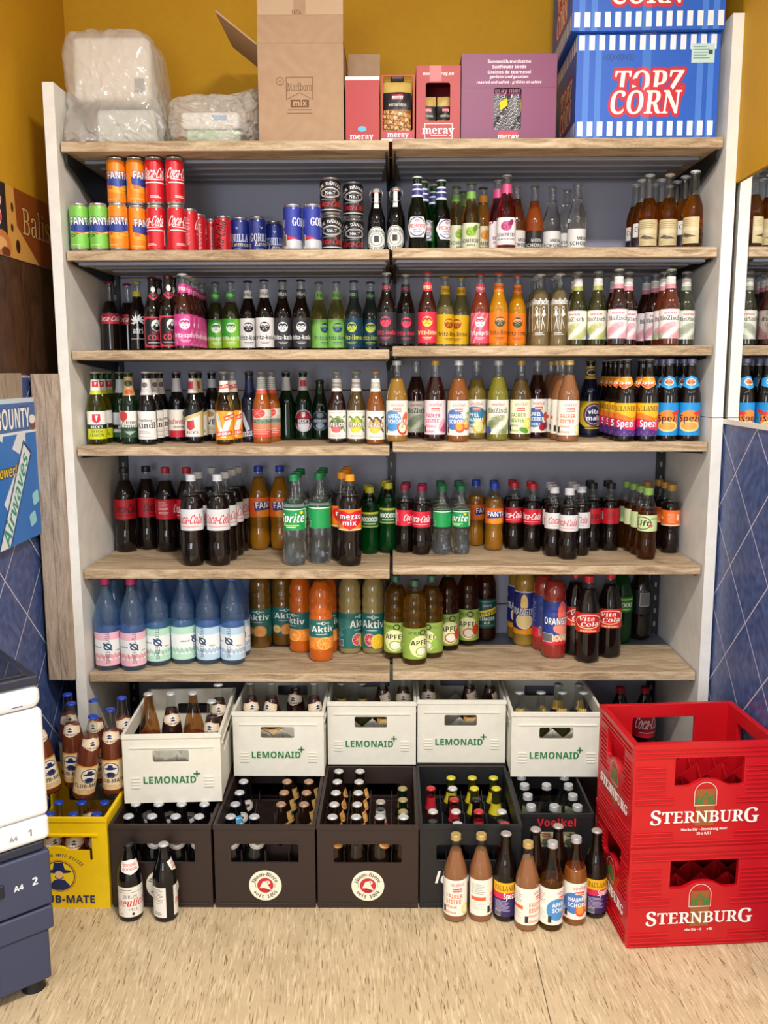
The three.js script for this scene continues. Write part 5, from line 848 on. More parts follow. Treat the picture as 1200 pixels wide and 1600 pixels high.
flat('advertising_poster', 'blue chewing gum and coconut bar poster above the printer', 'poster', 0.42, 0.43, (c, w, h) => {
  R(c, '#1f74cc', 0, 0, w, h); R(c, '#cfe0ee', 0, 0, w, 14); R(c, '#3a6cb4', 0, 14, w, 84); R(c, '#eef2f4', 0, 98, w, 8);
  t(c, 'BOUNTY', 250, 60, 82, '#ffffff', { w: 240, o: '#1a3468', ow: 6 }); O(c, '#7a4a3a', 392, 78, 26, 22); O(c, '#f2f0ec', 388, 66, 24, 14);
  PG(c, '#e6eef6', [120, 106], [330, 106], [320, 220], [180, 330], [150, 300], [290, 170]); PG(c, '#1f74cc', [170, 106], [270, 106], [120, 250]);
  c.save(); c.translate(230, 300); c.rotate(-0.95); R(c, '#0f3f7a', -190, -36, 380, 72); R(c, '#e8f2f6', -180, -28, 360, 56); t(c, 'Airwaves', 10, 0, 70, '#1f9a86', { k: 0.2, w: 320 }); c.restore();
  t(c, 'Power!', 180, 210, 44, '#f4d23c', { k: 0.2, o: '#1a1a1a', ow: 6 });
  for (const [x, y] of [[380, 310], [350, 372]]) { c.save(); c.translate(x, y); c.rotate(-0.25); c.fillStyle = '#9cdcea'; c.beginPath(); c.roundRect(-24, -20, 48, 40, 9); c.fill(); c.restore(); }
}, 768, [XL + 0.028, 1.275, 0.235], Math.PI / 2);
for (const [x, z, w, d, label] of [[-1.076, 0.02, 0.085, 0.03, 'tall grey oak board fixed beside the white side panel'], [-1.128, 0.25, 0.02, 0.3, 'grey oak board on the tiled wall above the poster']]) {
  const o = thing('wood_board', label, 'board', [x, 0.572, z]);
  const hh = d > 0.1 ? 0.075 : 0.99, y0 = d > 0.1 ? 0.917 : 0;
  part('plank', box(w / (d > 0.1 ? 1 : 2) - 0.0008, hh, d, 'y', 0, 0, 0, 0.002), M.greyOak, o, [d > 0.1 ? 0 : -w / 4, y0 + hh / 2, 0]);
  if (d < 0.1) part('plank', box(w / 2 - 0.0008, hh, d + 0.004, 'y', 0, 0, 0, 0.002), M.greyOak, o, [w / 4, hh / 2, 0]);
}

// ceiling lamps
for (const [x, z, w, d, I, color] of LAMPS) {
  const o = thing('ceiling_lamp', ['flat ceiling lamp above the camera', 'long ceiling lamp at the far end of the shop', 'ceiling lamp over the left aisle', 'ceiling lamp over the right aisle'][LAMPS.findIndex((q) => q[0] === x && q[1] === z)], 'lamp', [x, 3.2, z]);
  part('housing', box(w + 0.03, 0.03, d + 0.03, 'x', 0, 0, 0, 0.004), M.white, o, [0, -0.015, 0]);
  part('diffuser', new THREE.PlaneGeometry(w, d).rotateX(Math.PI / 2), std(0xffffff, 0.5, { emissive: color, emissiveIntensity: 3 }), o, [0, -0.031, 0]);
  const a = new THREE.RectAreaLight(color, I, w, d); a.position.set(0, -0.034, 0); a.rotation.x = -Math.PI / 2; o.add(a);
}

// ---------------------------------------------------------------- shelving
const shelf = thing('shelving_unit', 'tall white two-bay shop shelving with oak look boards', 'shelving', [0, 0, 0]);
part('side_panel', box(0.034, 2.42, 0.48, 'y'), M.white, shelf, [-1.02, 1.21, -0.225]);
part('side_panel', box(0.034, 1.42, 0.48, 'y'), M.white, shelf, [1.02, 0.71, -0.225]);
part('side_panel', box(0.034, 1.178, 0.476, 'y'), M.white, shelf, [1.02, 2.011, -0.227]);
for (const x of [-0.5, 0.5]) { let y = 0; for (const hgt of [0.3, 0.4, 0.4, 0.4, 0.4, 0.36]) { part('back_panel', box(0.985, hgt - 0.004, 0.004), M.backPanel, shelf, [x, y + hgt / 2, -0.462]); y += hgt; } }
for (const x of [-0.985, 0, 0.985]) {
  const u = part('upright', box(0.028, 2.3, 0.02), M.black, shelf, [x, 1.15, -0.45]);
  for (let k = 0; k < 44; k++) part('slot', box(0.007, 0.018, 0.0012), M.slot, u, [0, -1.12 + k * 0.05, 0.0104]);
}
const BOARDS = [[2.225, 2.228], [1.906, 1.91], [1.604, 1.6136], [1.303, 1.314], [0.903, 0.917], [0.554, 0.561]];
const wedge = (back, front) => { const s = new THREE.Shape([[0, 0], [0.42, 0], [0.42, -front], [0, -back]].map(([z, y]) => new THREE.Vector2(z, y))); return new THREE.ExtrudeGeometry(s, { depth: 0.006, bevelEnabled: false }).rotateY(-Math.PI / 2); };
const WEDGE_BIG = wedge(0.14, 0.03), WEDGE = wedge(0.036, 0.008);
BOARDS.forEach((pair, k) => pair.forEach((y, b) => {
  const x = b ? 0.501 : -0.501, depth = k === 5 ? 0.3 : 0.45;
  const o = part('shelf_board', box(0.992, 0.03, depth, 'x', 0, 0, 0, 0.003), M.oak, shelf, [x, y + 0.015, -depth / 2]);
  if (k === 5) part('metal_deck', box(0.992, 0.024, 0.15), M.metalShelf, o, [0, 0, -0.226]);
  if (k < 2) for (const [z, w] of k ? [[-0.05, 0.96], [-0.14, 0.93], [-0.24, 0.9]] : [[-0.13, 0.95], [-0.215, 0.92], [-0.3, 0.89], [-0.385, 0.87]]) part('metal_rib', box(w, 0.012, 0.045, 'x', 0, 0, 0, 0.003), M.metalShelf, o, [(b ? -1 : 1) * (0.992 - w) / 2 * 0.6, -0.021, z + depth / 2]);
  for (const s of [-1, 1]) { if (k === 5 && s * (b ? 1 : -1) < 0) continue; const m = part('bracket', k || s * (b ? 1 : -1) < 0 ? WEDGE : WEDGE_BIG, M.black, o); m.position.set(s * 0.488 + 0.003, -0.0152, -depth / 2 + (k === 5 ? -0.14 : 0.008)); }
}));

// ---------------------------------------------------------------- bottles and cans on the shelves
const SHELF_WORD = (y) => (y > 1.9 ? 'top drinks shelf' : y > 1.6 ? 'second shelf' : y > 1.3 ? 'third shelf' : y > 0.9 ? 'fourth shelf' : 'bottom shelf');
for (const [key, x, y, z, turn, where, group] of PLACED) drink(key, x, y, z, turn, where, group);

// ---------------------------------------------------------------- crates
const sans = await new FontLoader().loadAsync('fonts/droid/droid_sans_bold.typeface.json');
const serif = await new FontLoader().loadAsync('fonts/droid/droid_serif_bold.typeface.json');
function letters(str, size, font, depth = 0.0006, slant = 0) {
  const g = new TextGeometry(str, { font, size, depth, curveSegments: 6, bevelEnabled: false }); g.computeBoundingBox();
  g.translate(-(g.boundingBox.max.x + g.boundingBox.min.x) / 2, 0, 0);
  if (slant) g.applyMatrix4(new THREE.Matrix4().makeShear(0, 0, slant, 0, 0, 0));
  return g;
}
const rrect = (s, x0, y0, x1, y1, r) => { s.moveTo(x0 + r, y0); s.lineTo(x1 - r, y0); s.quadraticCurveTo(x1, y0, x1, y0 + r); s.lineTo(x1, y1 - r); s.quadraticCurveTo(x1, y1, x1 - r, y1); s.lineTo(x0 + r, y1); s.quadraticCurveTo(x0, y1, x0, y1 - r); s.lineTo(x0, y0 + r); s.quadraticCurveTo(x0, y0, x0 + r, y0); return s; };
// panel of width w and height h with a handle opening; the face looks along +z
function crateWall(w, h, th, win, arch = 0, notch = 0) {
  const s = new THREE.Shape();
  s.moveTo(-w / 2, 0); s.lineTo(w / 2, 0); s.lineTo(w / 2, h);
  if (notch) { s.lineTo(w / 2 - 0.03, h); s.lineTo(w / 2 - 0.05, h - notch); s.lineTo(-w / 2 + 0.05, h - notch); s.lineTo(-w / 2 + 0.03, h); }
  s.lineTo(-w / 2, h); s.closePath();
  if (win) {
    const [x0, y0, x1, y1] = win, p = new THREE.Path(), r = 0.008;
    p.moveTo(x0 + r, y1); p.lineTo(x1 - r, y1); p.quadraticCurveTo(x1, y1, x1, y1 - r); p.lineTo(x1, y0 + r); p.quadraticCurveTo(x1, y0, x1 - r, y0);
    if (arch) { const c = (x0 + x1) / 2, q = (x1 - x0) * 0.33; p.lineTo(c + q, y0); p.bezierCurveTo(c + q * 0.6, y0 + arch * 0.2, c + q * 0.6, y0 + arch, c, y0 + arch); p.bezierCurveTo(c - q * 0.6, y0 + arch, c - q * 0.6, y0 + arch * 0.2, c - q, y0); }
    p.lineTo(x0 + r, y0); p.quadraticCurveTo(x0, y0, x0, y0 + r); p.lineTo(x0, y1 - r); p.quadraticCurveTo(x0, y1, x0 + r, y1); s.holes.push(p);
  }
  return new THREE.ExtrudeGeometry(s, { depth: th - 0.002, bevelEnabled: true, bevelThickness: 0.001, bevelSize: 0.001, bevelSegments: 2, curveSegments: 8 }).translate(0, 0, -th + 0.001);
}
function dividerWall(len, h, cells, peak) {
  const s = new THREE.Shape(); s.moveTo(-len / 2, 0); s.lineTo(len / 2, 0);
  const step = len / cells;
  for (let i = 0; i <= cells * 2; i++) { const x = len / 2 - i * step / 2; s.lineTo(x, h + (i % 2 ? -peak : 0)); }
  s.closePath(); return new THREE.ExtrudeGeometry(s, { depth: 0.0014, bevelEnabled: false }).translate(0, 0, -0.0007);
}
function crate(name, label, w, d, h, mat, o, pos, turn, group) {
  const c = thing(name, label, 'crate', pos, turn, group), th = o.th ?? 0.012;
  const F = part('front_panel', crateWall(w, h, th, o.win, o.arch, o.notch), mat, c, [0, 0, d / 2]);
  const B = part('back_panel', crateWall(w, h, th, o.win, 0, o.notch), mat, c, [0, 0, -d / 2]); B.rotation.y = Math.PI;
  const sides = [1, -1].map((s) => { const m = part('side_panel', crateWall(d - th * 2, h, th, o.sideWin ?? o.win, o.arch), mat, c, [s * w / 2, 0, 0]); m.rotation.y = s * Math.PI / 2; return m; });
  part('base', box(w - th * 2, 0.006, d - th * 2), mat, c, [0, 0.006, 0]);
  const rim = [];
  for (const s of [-1, 1]) { rim.push(box(w + 0.003, 0.012, 0.006, 'x', 0, h - 0.006, s * (d / 2)), box(0.006, 0.012, d + 0.003, 'x', s * (w / 2), h - 0.006, 0)); }
  rim.forEach((g) => part('rim', g, mat, c));
  if (o.grid) {
    const [nx, nz, gh, peak] = o.grid;
    for (let i = 1; i < nx; i++) { const m = part('divider', dividerWall(d - th * 2, gh, nz, peak), mat, c, [-(w - th * 2) / 2 + (w - th * 2) / nx * i, 0.008, 0]); m.rotation.y = Math.PI / 2; }
    for (let i = 1; i < nz; i++) part('divider', dividerWall(w - th * 2, gh, nx, peak), mat, c, [0, 0.008, -(d - th * 2) / 2 + (d - th * 2) / nz * i]);
  }
  if (o.ribs) for (const [panel, half] of [[F, w / 2], [sides[0], (d - th * 2) / 2], [sides[1], (d - th * 2) / 2]]) for (const [x0, x1, y] of o.ribs(half)) part('ridge', box(x1 - x0, 0.0035, 0.004, 'x', 0, 0, 0, 0.0012), mat, panel, [(x0 + x1) / 2, y, 0.0015]);
  if (o.face) o.face(F, sides);
  return c;
}
const plasticTex = canvasTex(speckTexture(256, [250, 250, 248], [7, 7, 8], 3.2, 7.7), [2, 2]);
const plastic = (color, r = 0.42) => std(color, r, { map: plasticTex });
const P = { white: plastic(0xe6e3d6, 0.5), brown: plastic(0x2e1f1a, 0.5), black: plastic(0x17181b, 0.5), red: plastic(0xc4101c, 0.33), yellow: plastic(0xf2ca08, 0.4), grey: plastic(0x4a4a50, 0.5) };
const ink = { green: std(0x1f7a3c, 0.5), white: std(0xf2f0ea, 0.5), red: std(0xc41e30, 0.5), blue: std(0x1c2a5e, 0.5), gold: std(0x9c5a2a, 0.45), leaf: std(0x3a7a3a, 0.5) };

// white lemonade crates: x, y, z of the centre of the base
const whiteOpt = { th: 0.006, win: [-0.058, 0.128, 0.052, 0.168], sideWin: [-0.12, 0.125, 0.12, 0.17], notch: 0, grid: [4, 5, 0.12, 0.03],
  ribs: (q) => (q > 0.149 ? [] : [-1, 1].flatMap((s) => [0.05, 0.06, 0.07, 0.08].map((y) => (s < 0 ? [-q + 0.022, -q + 0.05, y] : [q - 0.05, q - 0.022, y])))).concat([[-q + 0.02, q - 0.02, 0.176]]),
  face: (F) => { part('lettering', letters('LEMONAID', 0.0222, sans), ink.green, F, [-0.008, 0.062, 0.0008]); const pl = part('plus_mark', mergeGeometries([box(0.02, 0.0042, 0.001), box(0.0042, 0.02, 0.001)]), ink.green, F, [0.074, 0.091, 0.001]); pl.rotation.z = 0; } };
const WHITE = [[-0.676, 0.072, 3.2, 'white crate standing furthest forward above the yellow crate', 0.268], [-0.366, -0.121, 0, 'white crate with dark bottles beside the furthest forward one', 0.2635], [-0.0655, -0.21, 0, 'middle one of the five white crates', 0.2635], [0.235, -0.227, 0, 'white crate with only three dark bottles in it', 0.2635], [0.5365, -0.121, -0.3, 'white crate beside the red crates', 0.2635]];
for (const [x, z, turn, label, y] of WHITE) crate('drinks_crate', label, 0.293, 0.4, 0.218, P.white, whiteOpt, [x, y, z], turn * D, 'white lemonade crates');

// brown beer crates
const emblem = (() => {
  const c = canvasOf(256, 256), k = c.getContext('2d');
  R(k, '#2a1c16', 0, 0, 256, 256); O(k, '#ece2c6', 128, 128, 126); O(k, '#f2ead2', 128, 128, 118); O(k, '#c22c30', 128, 128, 62);
  arcText(k, 'Hasen-Biere', 128, 128, 93, -2.74, 0.234, 42, '#1d1a18', 'serif'); arcText(k, 'seit 1464', 128, 128, 93, 2.5, -0.234, 42, '#1d1a18', 'serif', true);
  PG(k, '#efe6d2', [84, 150], [110, 96], [150, 92], [168, 108], [148, 122], [176, 170], [150, 160], [120, 150]); O(k, '#efe6d2', 142, 104, 22, 14, -0.3); O(k, '#1d1a18', 146, 102, 5); k.lineWidth = 3; k.strokeStyle = '#1d1a18'; k.strokeRect(104, 162, 46, 16); Q(k, '#6a8a4a', 4, 128, 128, 74, 74, 2.9, 3.4); Q(k, '#6a8a4a', 4, 128, 128, 74, 74, -0.25, 0.25);
  return std(0xffffff, 0.5, { map: canvasTex(c) });
})();
const beerOpt = { th: 0.007, win: [-0.1, 0.142, 0.1, 0.203], sideWin: [-0.14, 0.142, 0.14, 0.203], grid: [4, 5, 0.17, 0.03], ribs: (q) => [[-q + 0.01, q - 0.01, 0.014]], face: (F) => { part('handle_frame', new THREE.ShapeGeometry((() => { const s = rrect(new THREE.Shape(), -0.106, 0.136, 0.106, 0.209, 0.01); s.holes.push(rrect(new THREE.Path(), -0.1, 0.142, 0.1, 0.203, 0.008)); return s; })()), P.brown, F, [0, 0, 0.0012]); part('emblem', new THREE.CircleGeometry(0.049, 40), emblem, F, [0, 0.072, 0.0012]); } };
const beerX = [-0.6745, -0.3705, -0.0685];
beerX.forEach((x, i) => crate('drinks_crate', ['brown beer crate behind the two dark bottles on the floor', 'brown beer crate with a blue-collared bottle inside', 'brown beer crate beside the black crate'][i], 0.294, 0.4, 0.26, P.brown, beerOpt, [x, 0, 0.198], 0, 'brown beer crates'));
// black crates
crate('drinks_crate', 'black crate with mixed soda bottles behind the juice bottles', 0.294, 0.4, 0.262, P.black, { ...beerOpt, win: [-0.1, 0.15, 0.1, 0.2], sideWin: [-0.14, 0.15, 0.14, 0.2], face: (F) => { part('lettering', letters('logo', 0.036, sans, 0.0008, 0.25), ink.white, F, [-0.055, 0.08, 0.001]); } }, [0.232, 0, 0.196], 0);
crate('drinks_crate', 'small black crate with red lettering holding silver-capped juice bottles', 0.218, 0.29, 0.258, P.black, { th: 0.004, win: [-0.06, 0.15, 0.06, 0.2], sideWin: [-0.08, 0.15, 0.08, 0.2], ribs: (q) => [[-q + 0.01, q - 0.01, 0.014]], face: (F) => { part('lettering', letters('Voelkel', 0.024, sans, 0.0008), ink.red, F, [0, 0.218, 0.001]); } }, [0.495, 0, 0.173], 0);
// yellow crate
const mateEmblem = (() => { const c = canvasOf(320, 256), k = c.getContext('2d'); R(k, '#efc707', 0, 0, 320, 256); O(k, '#f4d21c', 160, 140, 78); Q(k, '#1c2a5e', 5, 160, 140, 76); Q(k, '#c86a1c', 4, 160, 140, 84); PG(k, '#1c2a5e', [104, 196], [136, 160], [186, 160], [216, 196], [190, 212], [130, 212]); O(k, '#1c2a5e', 160, 116, 62, 11); PG(k, '#1c2a5e', [128, 114], [138, 70], [182, 70], [192, 114]); O(k, '#e8c48a', 160, 136, 22, 24); Q(k, '#1c2a5e', 5, 160, 134, 22, 24, 0.4, 2.8); arcText(k, 'BELEBENDE MATE-EISTEE', 160, 190, 160, -2.42, 0.083, 22, '#1c2a5e'); return std(0xffffff, 0.42, { map: canvasTex(c) }); })();
crate('drinks_crate', 'yellow mate crate half hidden by the printer', 0.292, 0.38, 0.285, P.yellow, { th: 0.007, win: [-0.102, 0.15, 0.102, 0.226], sideWin: [-0.14, 0.15, 0.14, 0.226], arch: 0.045, grid: [4, 5, 0.12, 0.03], face: (F) => { part('handle_frame', box(0.24, 0.008, 0.006, 'x', 0, 0, 0, 0.002), P.yellow, F, [0, 0.232, 0.002]); part('emblem', new THREE.PlaneGeometry(0.19, 0.152), mateEmblem, F, [0, 0.11, 0.0013]); part('lettering', letters('CLUB-MATE', 0.024, sans), ink.blue, F, [0.012, 0.018, 0.0016]); } }, [-0.976, 0, 0.214], 0);
// red crates
const castle = (F, s = 1) => {
  part('gold_strip', box(0.052 * s, 0.105, 0.0006), ink.gold, F, [0, 0.112, 0.0012]);
  const a = new THREE.Shape(); a.moveTo(-0.031, 0); a.lineTo(0.031, 0); a.lineTo(0.031, 0.036); a.absarc(0, 0.036, 0.031, 0, Math.PI); a.closePath();
  const inr = new THREE.Path(); inr.moveTo(-0.0296, 0.0016); inr.lineTo(0.0296, 0.0016); inr.lineTo(0.0296, 0.036); inr.absarc(0, 0.036, 0.0296, 0, Math.PI); inr.closePath(); a.holes.push(inr);
  part('emblem_arch', new THREE.ShapeGeometry(a, 12), ink.white, F, [0, 0.117, 0.0017]);
  const b = []; for (const [x, y, w, h] of [[-0.021, 0.009, 0.009, 0.014], [0.021, 0.009, 0.009, 0.014], [-0.011, 0.009, 0.007, 0.018], [0.011, 0.009, 0.007, 0.018], [0, 0.021, 0.014, 0.012], [-0.021, 0.021, 0.005, 0.006], [0.021, 0.021, 0.005, 0.006], [-0.012, 0.021, 0.004, 0.006], [0.012, 0.021, 0.004, 0.006], [0, 0.031, 0.006, 0.008]]) b.push(box(w, h, 0.0006, 'x', x, y, 0));
  part('emblem_castle', mergeGeometries(b), ink.leaf, F, [0, 0.121, 0.0018]);
  const st = new THREE.Shape(); for (let i = 0; i < 10; i++) { const q = i % 2 ? 0.0028 : 0.0068, an = Math.PI / 2 + i * Math.PI / 5; i ? st.lineTo(q * Math.cos(an), q * Math.sin(an)) : st.moveTo(q * Math.cos(an), q * Math.sin(an)); }
  part('emblem_star', new THREE.ShapeGeometry(st), ink.gold, F, [0, 0.142, 0.0024]);
};
const redRibs = (q) => { const r = []; for (const y of [0.006, 0.016]) r.push([-q + 0.006, q - 0.006, y]); for (const y of [0.03, 0.041]) r.push([-q + 0.006, -q + 0.115, y], [q - 0.115, q - 0.006, y]); for (const y of [0.126, 0.139]) r.push([-q + 0.006, -q + 0.115 * q / 0.2, y], [q - 0.115 * q / 0.2, q - 0.006, y]); for (let k = 0; k < 7; k++) r.push([-q + 0.006, -q + 0.09 * q / 0.2, 0.153 + k * 0.0125], [q - 0.09 * q / 0.2, q - 0.006, 0.153 + k * 0.0125]); for (const y of [0.257, 0.27]) r.push([-q + 0.006, q - 0.006, y]); return r; };
const redOpt = (low) => ({ th: 0.014, win: [-0.087, 0.17, 0.105, 0.254], sideWin: [-0.075, 0.17, 0.075, 0.254], arch: 0.019, grid: [5, 4, 0.16, 0.03], ribs: redRibs,
  face: (F, sides) => {
    castle(F);
    const word = [['S', 0.042], ['TERNBUR', 0.033], ['G', 0.042]].map(([q, z]) => letters(q, z, serif)), wide = word.map((g) => { g.computeBoundingBox(); return g.boundingBox.max.x - g.boundingBox.min.x; });
    let at = -(wide[0] + wide[1] + wide[2] + 0.004) / 2; word.forEach((g, q) => { part('lettering', g, ink.white, F, [at + wide[q] / 2, q === 1 ? 0.07 : 0.066, 0.0022]); at += wide[q] + 0.002; });
    part('lettering', letters(low ? 'rke Dir – S      r Bi' : 'Marke Dir – Sternburg Bier!', 0.0066, serif), ink.white, F, [0, 0.047, 0.0018]); if (!low) part('lettering', letters('20 x 0,5 l', 0.0066, serif), ink.white, F, [0, 0.035, 0.0018]);
    castle(sides[1], 0.8); part('lettering', letters('STERNBURG', 0.027, serif), ink.white, sides[1], [0, 0.075, 0.0022]);
  } });
const SR = 4.5 * D, sx = 0.645, sz = 0.583;
const redAt = (y) => [sx + 0.2 * Math.cos(SR) - 0.15 * Math.sin(SR) * 1.0 , y, sz - 0.2 * Math.sin(SR) - 0.15 * Math.cos(SR)];
crate('drinks_crate', 'lower of the two stacked red beer crates', 0.398, 0.3, 0.292, P.red, redOpt(true), redAt(0), SR, 'red beer crates');
crate('drinks_crate', 'upper of the two stacked red beer crates', 0.398, 0.3, 0.292, P.red, redOpt(false), redAt(0.2945), SR, 'red beer crates');
// crates at the back that carry the white ones
[-0.76, -0.4, -0.08, 0.235, 0.545].forEach((x, i) => crate('drinks_crate', ['first', 'second', 'third', 'fourth', 'fifth'][i] + ' brown crate of the dark back row under the shelves', 0.296, 0.4, 0.2605, P.brown, { th: 0.012, win: [-0.1, 0.142, 0.1, 0.203], sideWin: [-0.14, 0.142, 0.14, 0.203] }, [x, 0, -0.225], 0, 'brown crates in the back row'));
crate('drinks_crate', 'low grey crate under the cola bottles behind the red crates', 0.26, 0.3, 0.14, P.grey, { th: 0.012, win: [-0.06, 0.06, 0.06, 0.1] }, [0.862, 0, -0.28], 0);

// ---------------------------------------------------------------- bottles in crates and on the floor
const ORD = ['front', 'second', 'third', 'fourth', 'back'], COL = ['first', 'second', 'third', 'fourth'];
function fill(cx, cz, nx, nz, w, d, y, list, what) {
  for (const [key, i, j, turn = 0] of list) drink(key, cx - w / 2 + w / nx * (i + 0.5), y, cz + d / 2 - d / nz * (j + 0.5), turn, `${ORD[j]} row, ${COL[i]} file, in ${what}`);
}
const W = 0.28, DD = 0.386;
fill(beerX[0], 0.198, 4, 5, W, DD, 0.009, [0, 1, 2].flatMap((j) => [0, 1, 2, 3].map((i) => ['beer', i, j, (i * 70 + j * 40) % 90 - 40])), 'the first brown crate');
fill(beerX[1], 0.198, 4, 5, W, DD, 0.009, [['beer', 0, 0], ['beer', 1, 0, 30], ['beerBlue', 0, 1, 30], ['beer', 0, 2], ['beer', 0, 3, 20], ['beerCopper', 2, 1], ['beerCopper', 2, 2], ['beerCopper', 2, 3], ['beerCopper', 2, 4], ['beerCopper', 3, 1, 20], ['beerCopper', 3, 2], ['beerCopper', 3, 3], ['beerCopper', 3, 4]], 'the middle brown crate');
fill(beerX[2], 0.198, 4, 5, W, DD, 0.009, [0, 1, 2, 3, 4].flatMap((j) => [['beerAmber', 0, j, j * 9], ['beerAmber', 1, j, j ? 0 : 60]]).concat([['beerPale', 2, 2], ['beerAmber', 2, 0], ['beerGreen', 3, 1], ['beerGreen', 3, 2], ['beerGreen', 3, 3], ['beerAmber', 3, 0, 30]]), 'the third brown crate');
fill(0.232, 0.196, 4, 5, W, DD, 0.009, [['logoRed', 0, 3], ['logoWhite', 0, 1], ['logoYel', 1, 4], ['logoWhite', 1, 3], ['logoRed', 1, 2], ['logoWhite', 1, 1], ['logoWhite', 1, 0], ['logoYel', 2, 4], ['logoYel', 2, 3], ['logoBlack', 2, 2], ['logoRed', 2, 1], ['logoYel', 3, 4], ['logoYel', 3, 3], ['logoWhite', 3, 1], ['logoRed', 3, 0]], 'the black crate');
fill(0.495, 0.173, 3, 4, 0.21, 0.282, 0.009, [['voEmpty', 0, 0], ['voEmpty', 0, 1], ['voEmpty', 0, 2], ['voEmpty', 0, 3], ['voEmpty', 1, 0], ['voEmpty', 1, 2], ['voEmpty', 2, 0], ['voEmpty', 2, 1], ['voEmpty', 2, 2], ['voEmpty', 2, 3]], 'the small black crate');
const whiteWord = ['the foremost white crate', 'the second white crate', 'the middle white crate', 'the fourth white crate', 'the white crate by the red ones'];
[[['mateHalf', 0, 2], ['mateDark', 1, 2, 12], ['mateHalf', 2, 2, 20], ['mateDark', 3, 1, -20], ['mateDark', 3, 3]], [['mateDark', 0, 1, 10], ['mateDark', 1, 1, -40], ['mateDark', 2, 2, -20], ['mateDark', 3, 1, 30]], [['lemA', 0, 1], ['lemA', 1, 1, 20], ['mateDark', 2, 1, 60], ['mateDark', 3, 1]], [['mateDark', 0, 1], ['mateDark', 2, 1, 60], ['mateDark', 3, 1, 100]], [['lemA', 0, 1, 30], ['lemA', 1, 1, 100], ['lemA', 2, 2], ['lemA', 2, 1, 10], ['lemA', 3, 2, 60], ['lemA', 3, 1, -40]]].forEach((list, q) => {
  const [x, z, turn, , y] = WHITE[q], a = turn * D;
  for (const [key, i, j, r = 0] of list) { const lx = -0.142 + 0.071 * (i + 0.5), lz = 0.194 - 0.0776 * (j + 0.5); drink(key, x + lx * Math.cos(a) + lz * Math.sin(a), y + 0.009, z - lx * Math.sin(a) + lz * Math.cos(a), r, `${ORD[j]} row, ${COL[i]} file, in ${whiteWord[q]}`); }
});
// mate bottles in and on the yellow crate
fill(-0.976, 0.214, 4, 5, 0.278, 0.366, 0.009, [['mate', 3, 0], ['mate', 3, 1, 20], ['mate', 2, 0], ['mate', 2, 1], ['mate', 3, 2], ['mate', 2, 2], ['mate', 3, 3], ['mate', 1, 0, 30], ['mate', 1, 1]], 'the yellow crate');
[[-0.862, 0.22, -10, [0, 0], 'standing upright on the yellow crate, label forward'], [-0.95, 0.245, 20, [-11, 4], 'leaning on the pile above the yellow crate'], [-1.0, 0.17, -15, [0, 0], 'upright behind the leaning one on the yellow crate'], [-0.925, 0.14, -20, [3, 0], 'tallest looking one on the yellow crate'], [-0.856, 0.12, 30, [0, 0], 'at the back corner of the yellow crate'], [-1.04, 0.09, 10, [0, 0], 'at the tiled wall above the yellow crate'], [-1.058, 0.22, 30, [10, 0], 'leaning toward the printer above the yellow crate']].forEach(([x, z, a, tilt, where]) => drink('mate', x, 0.279, z, a, where, undefined, tilt));
// on the floor
drink('neu', -0.757, 0, 0.44, 10, 'on the floor, label forward'); drink('neuB', -0.655, 0, 0.441, 0, 'on the floor');
[['voTea', 0.186, 0.436, 8, 'on the floor, first of the group'], ['voTea', 0.259, 0.434, 110, 'on the floor, label turned away'], ['nrwPau', 0.33, 0.4345, 180, 'on the floor between the peach teas'], ['voTea', 0.387, 0.478, 65, 'on the floor in front, barcode side showing'], ['apfHalf', 0.456, 0.477, 60, 'on the floor at the front'], ['rhaFloor', 0.528, 0.45, 22, 'on the floor beside the red crates'], ['nrwPau', 0.594, 0.416, 200, 'on the floor next to the red crates'], ['nrwPau', 0.418, 0.41, 180, 'on the floor, behind by the small crate'], ['nrwPau', 0.487, 0.391, 170, 'on the floor, touching the small crate']].forEach(([k, x, z, a, where]) => drink(k, x, 0, z, a, where));
drink('bigCola', 0.822, 0.15, -0.26, 0, 'first of two under the shelf behind the red crates'); drink('bigCola', 0.91, 0.15, -0.26, 30, 'second of two under the shelf behind the red crates');

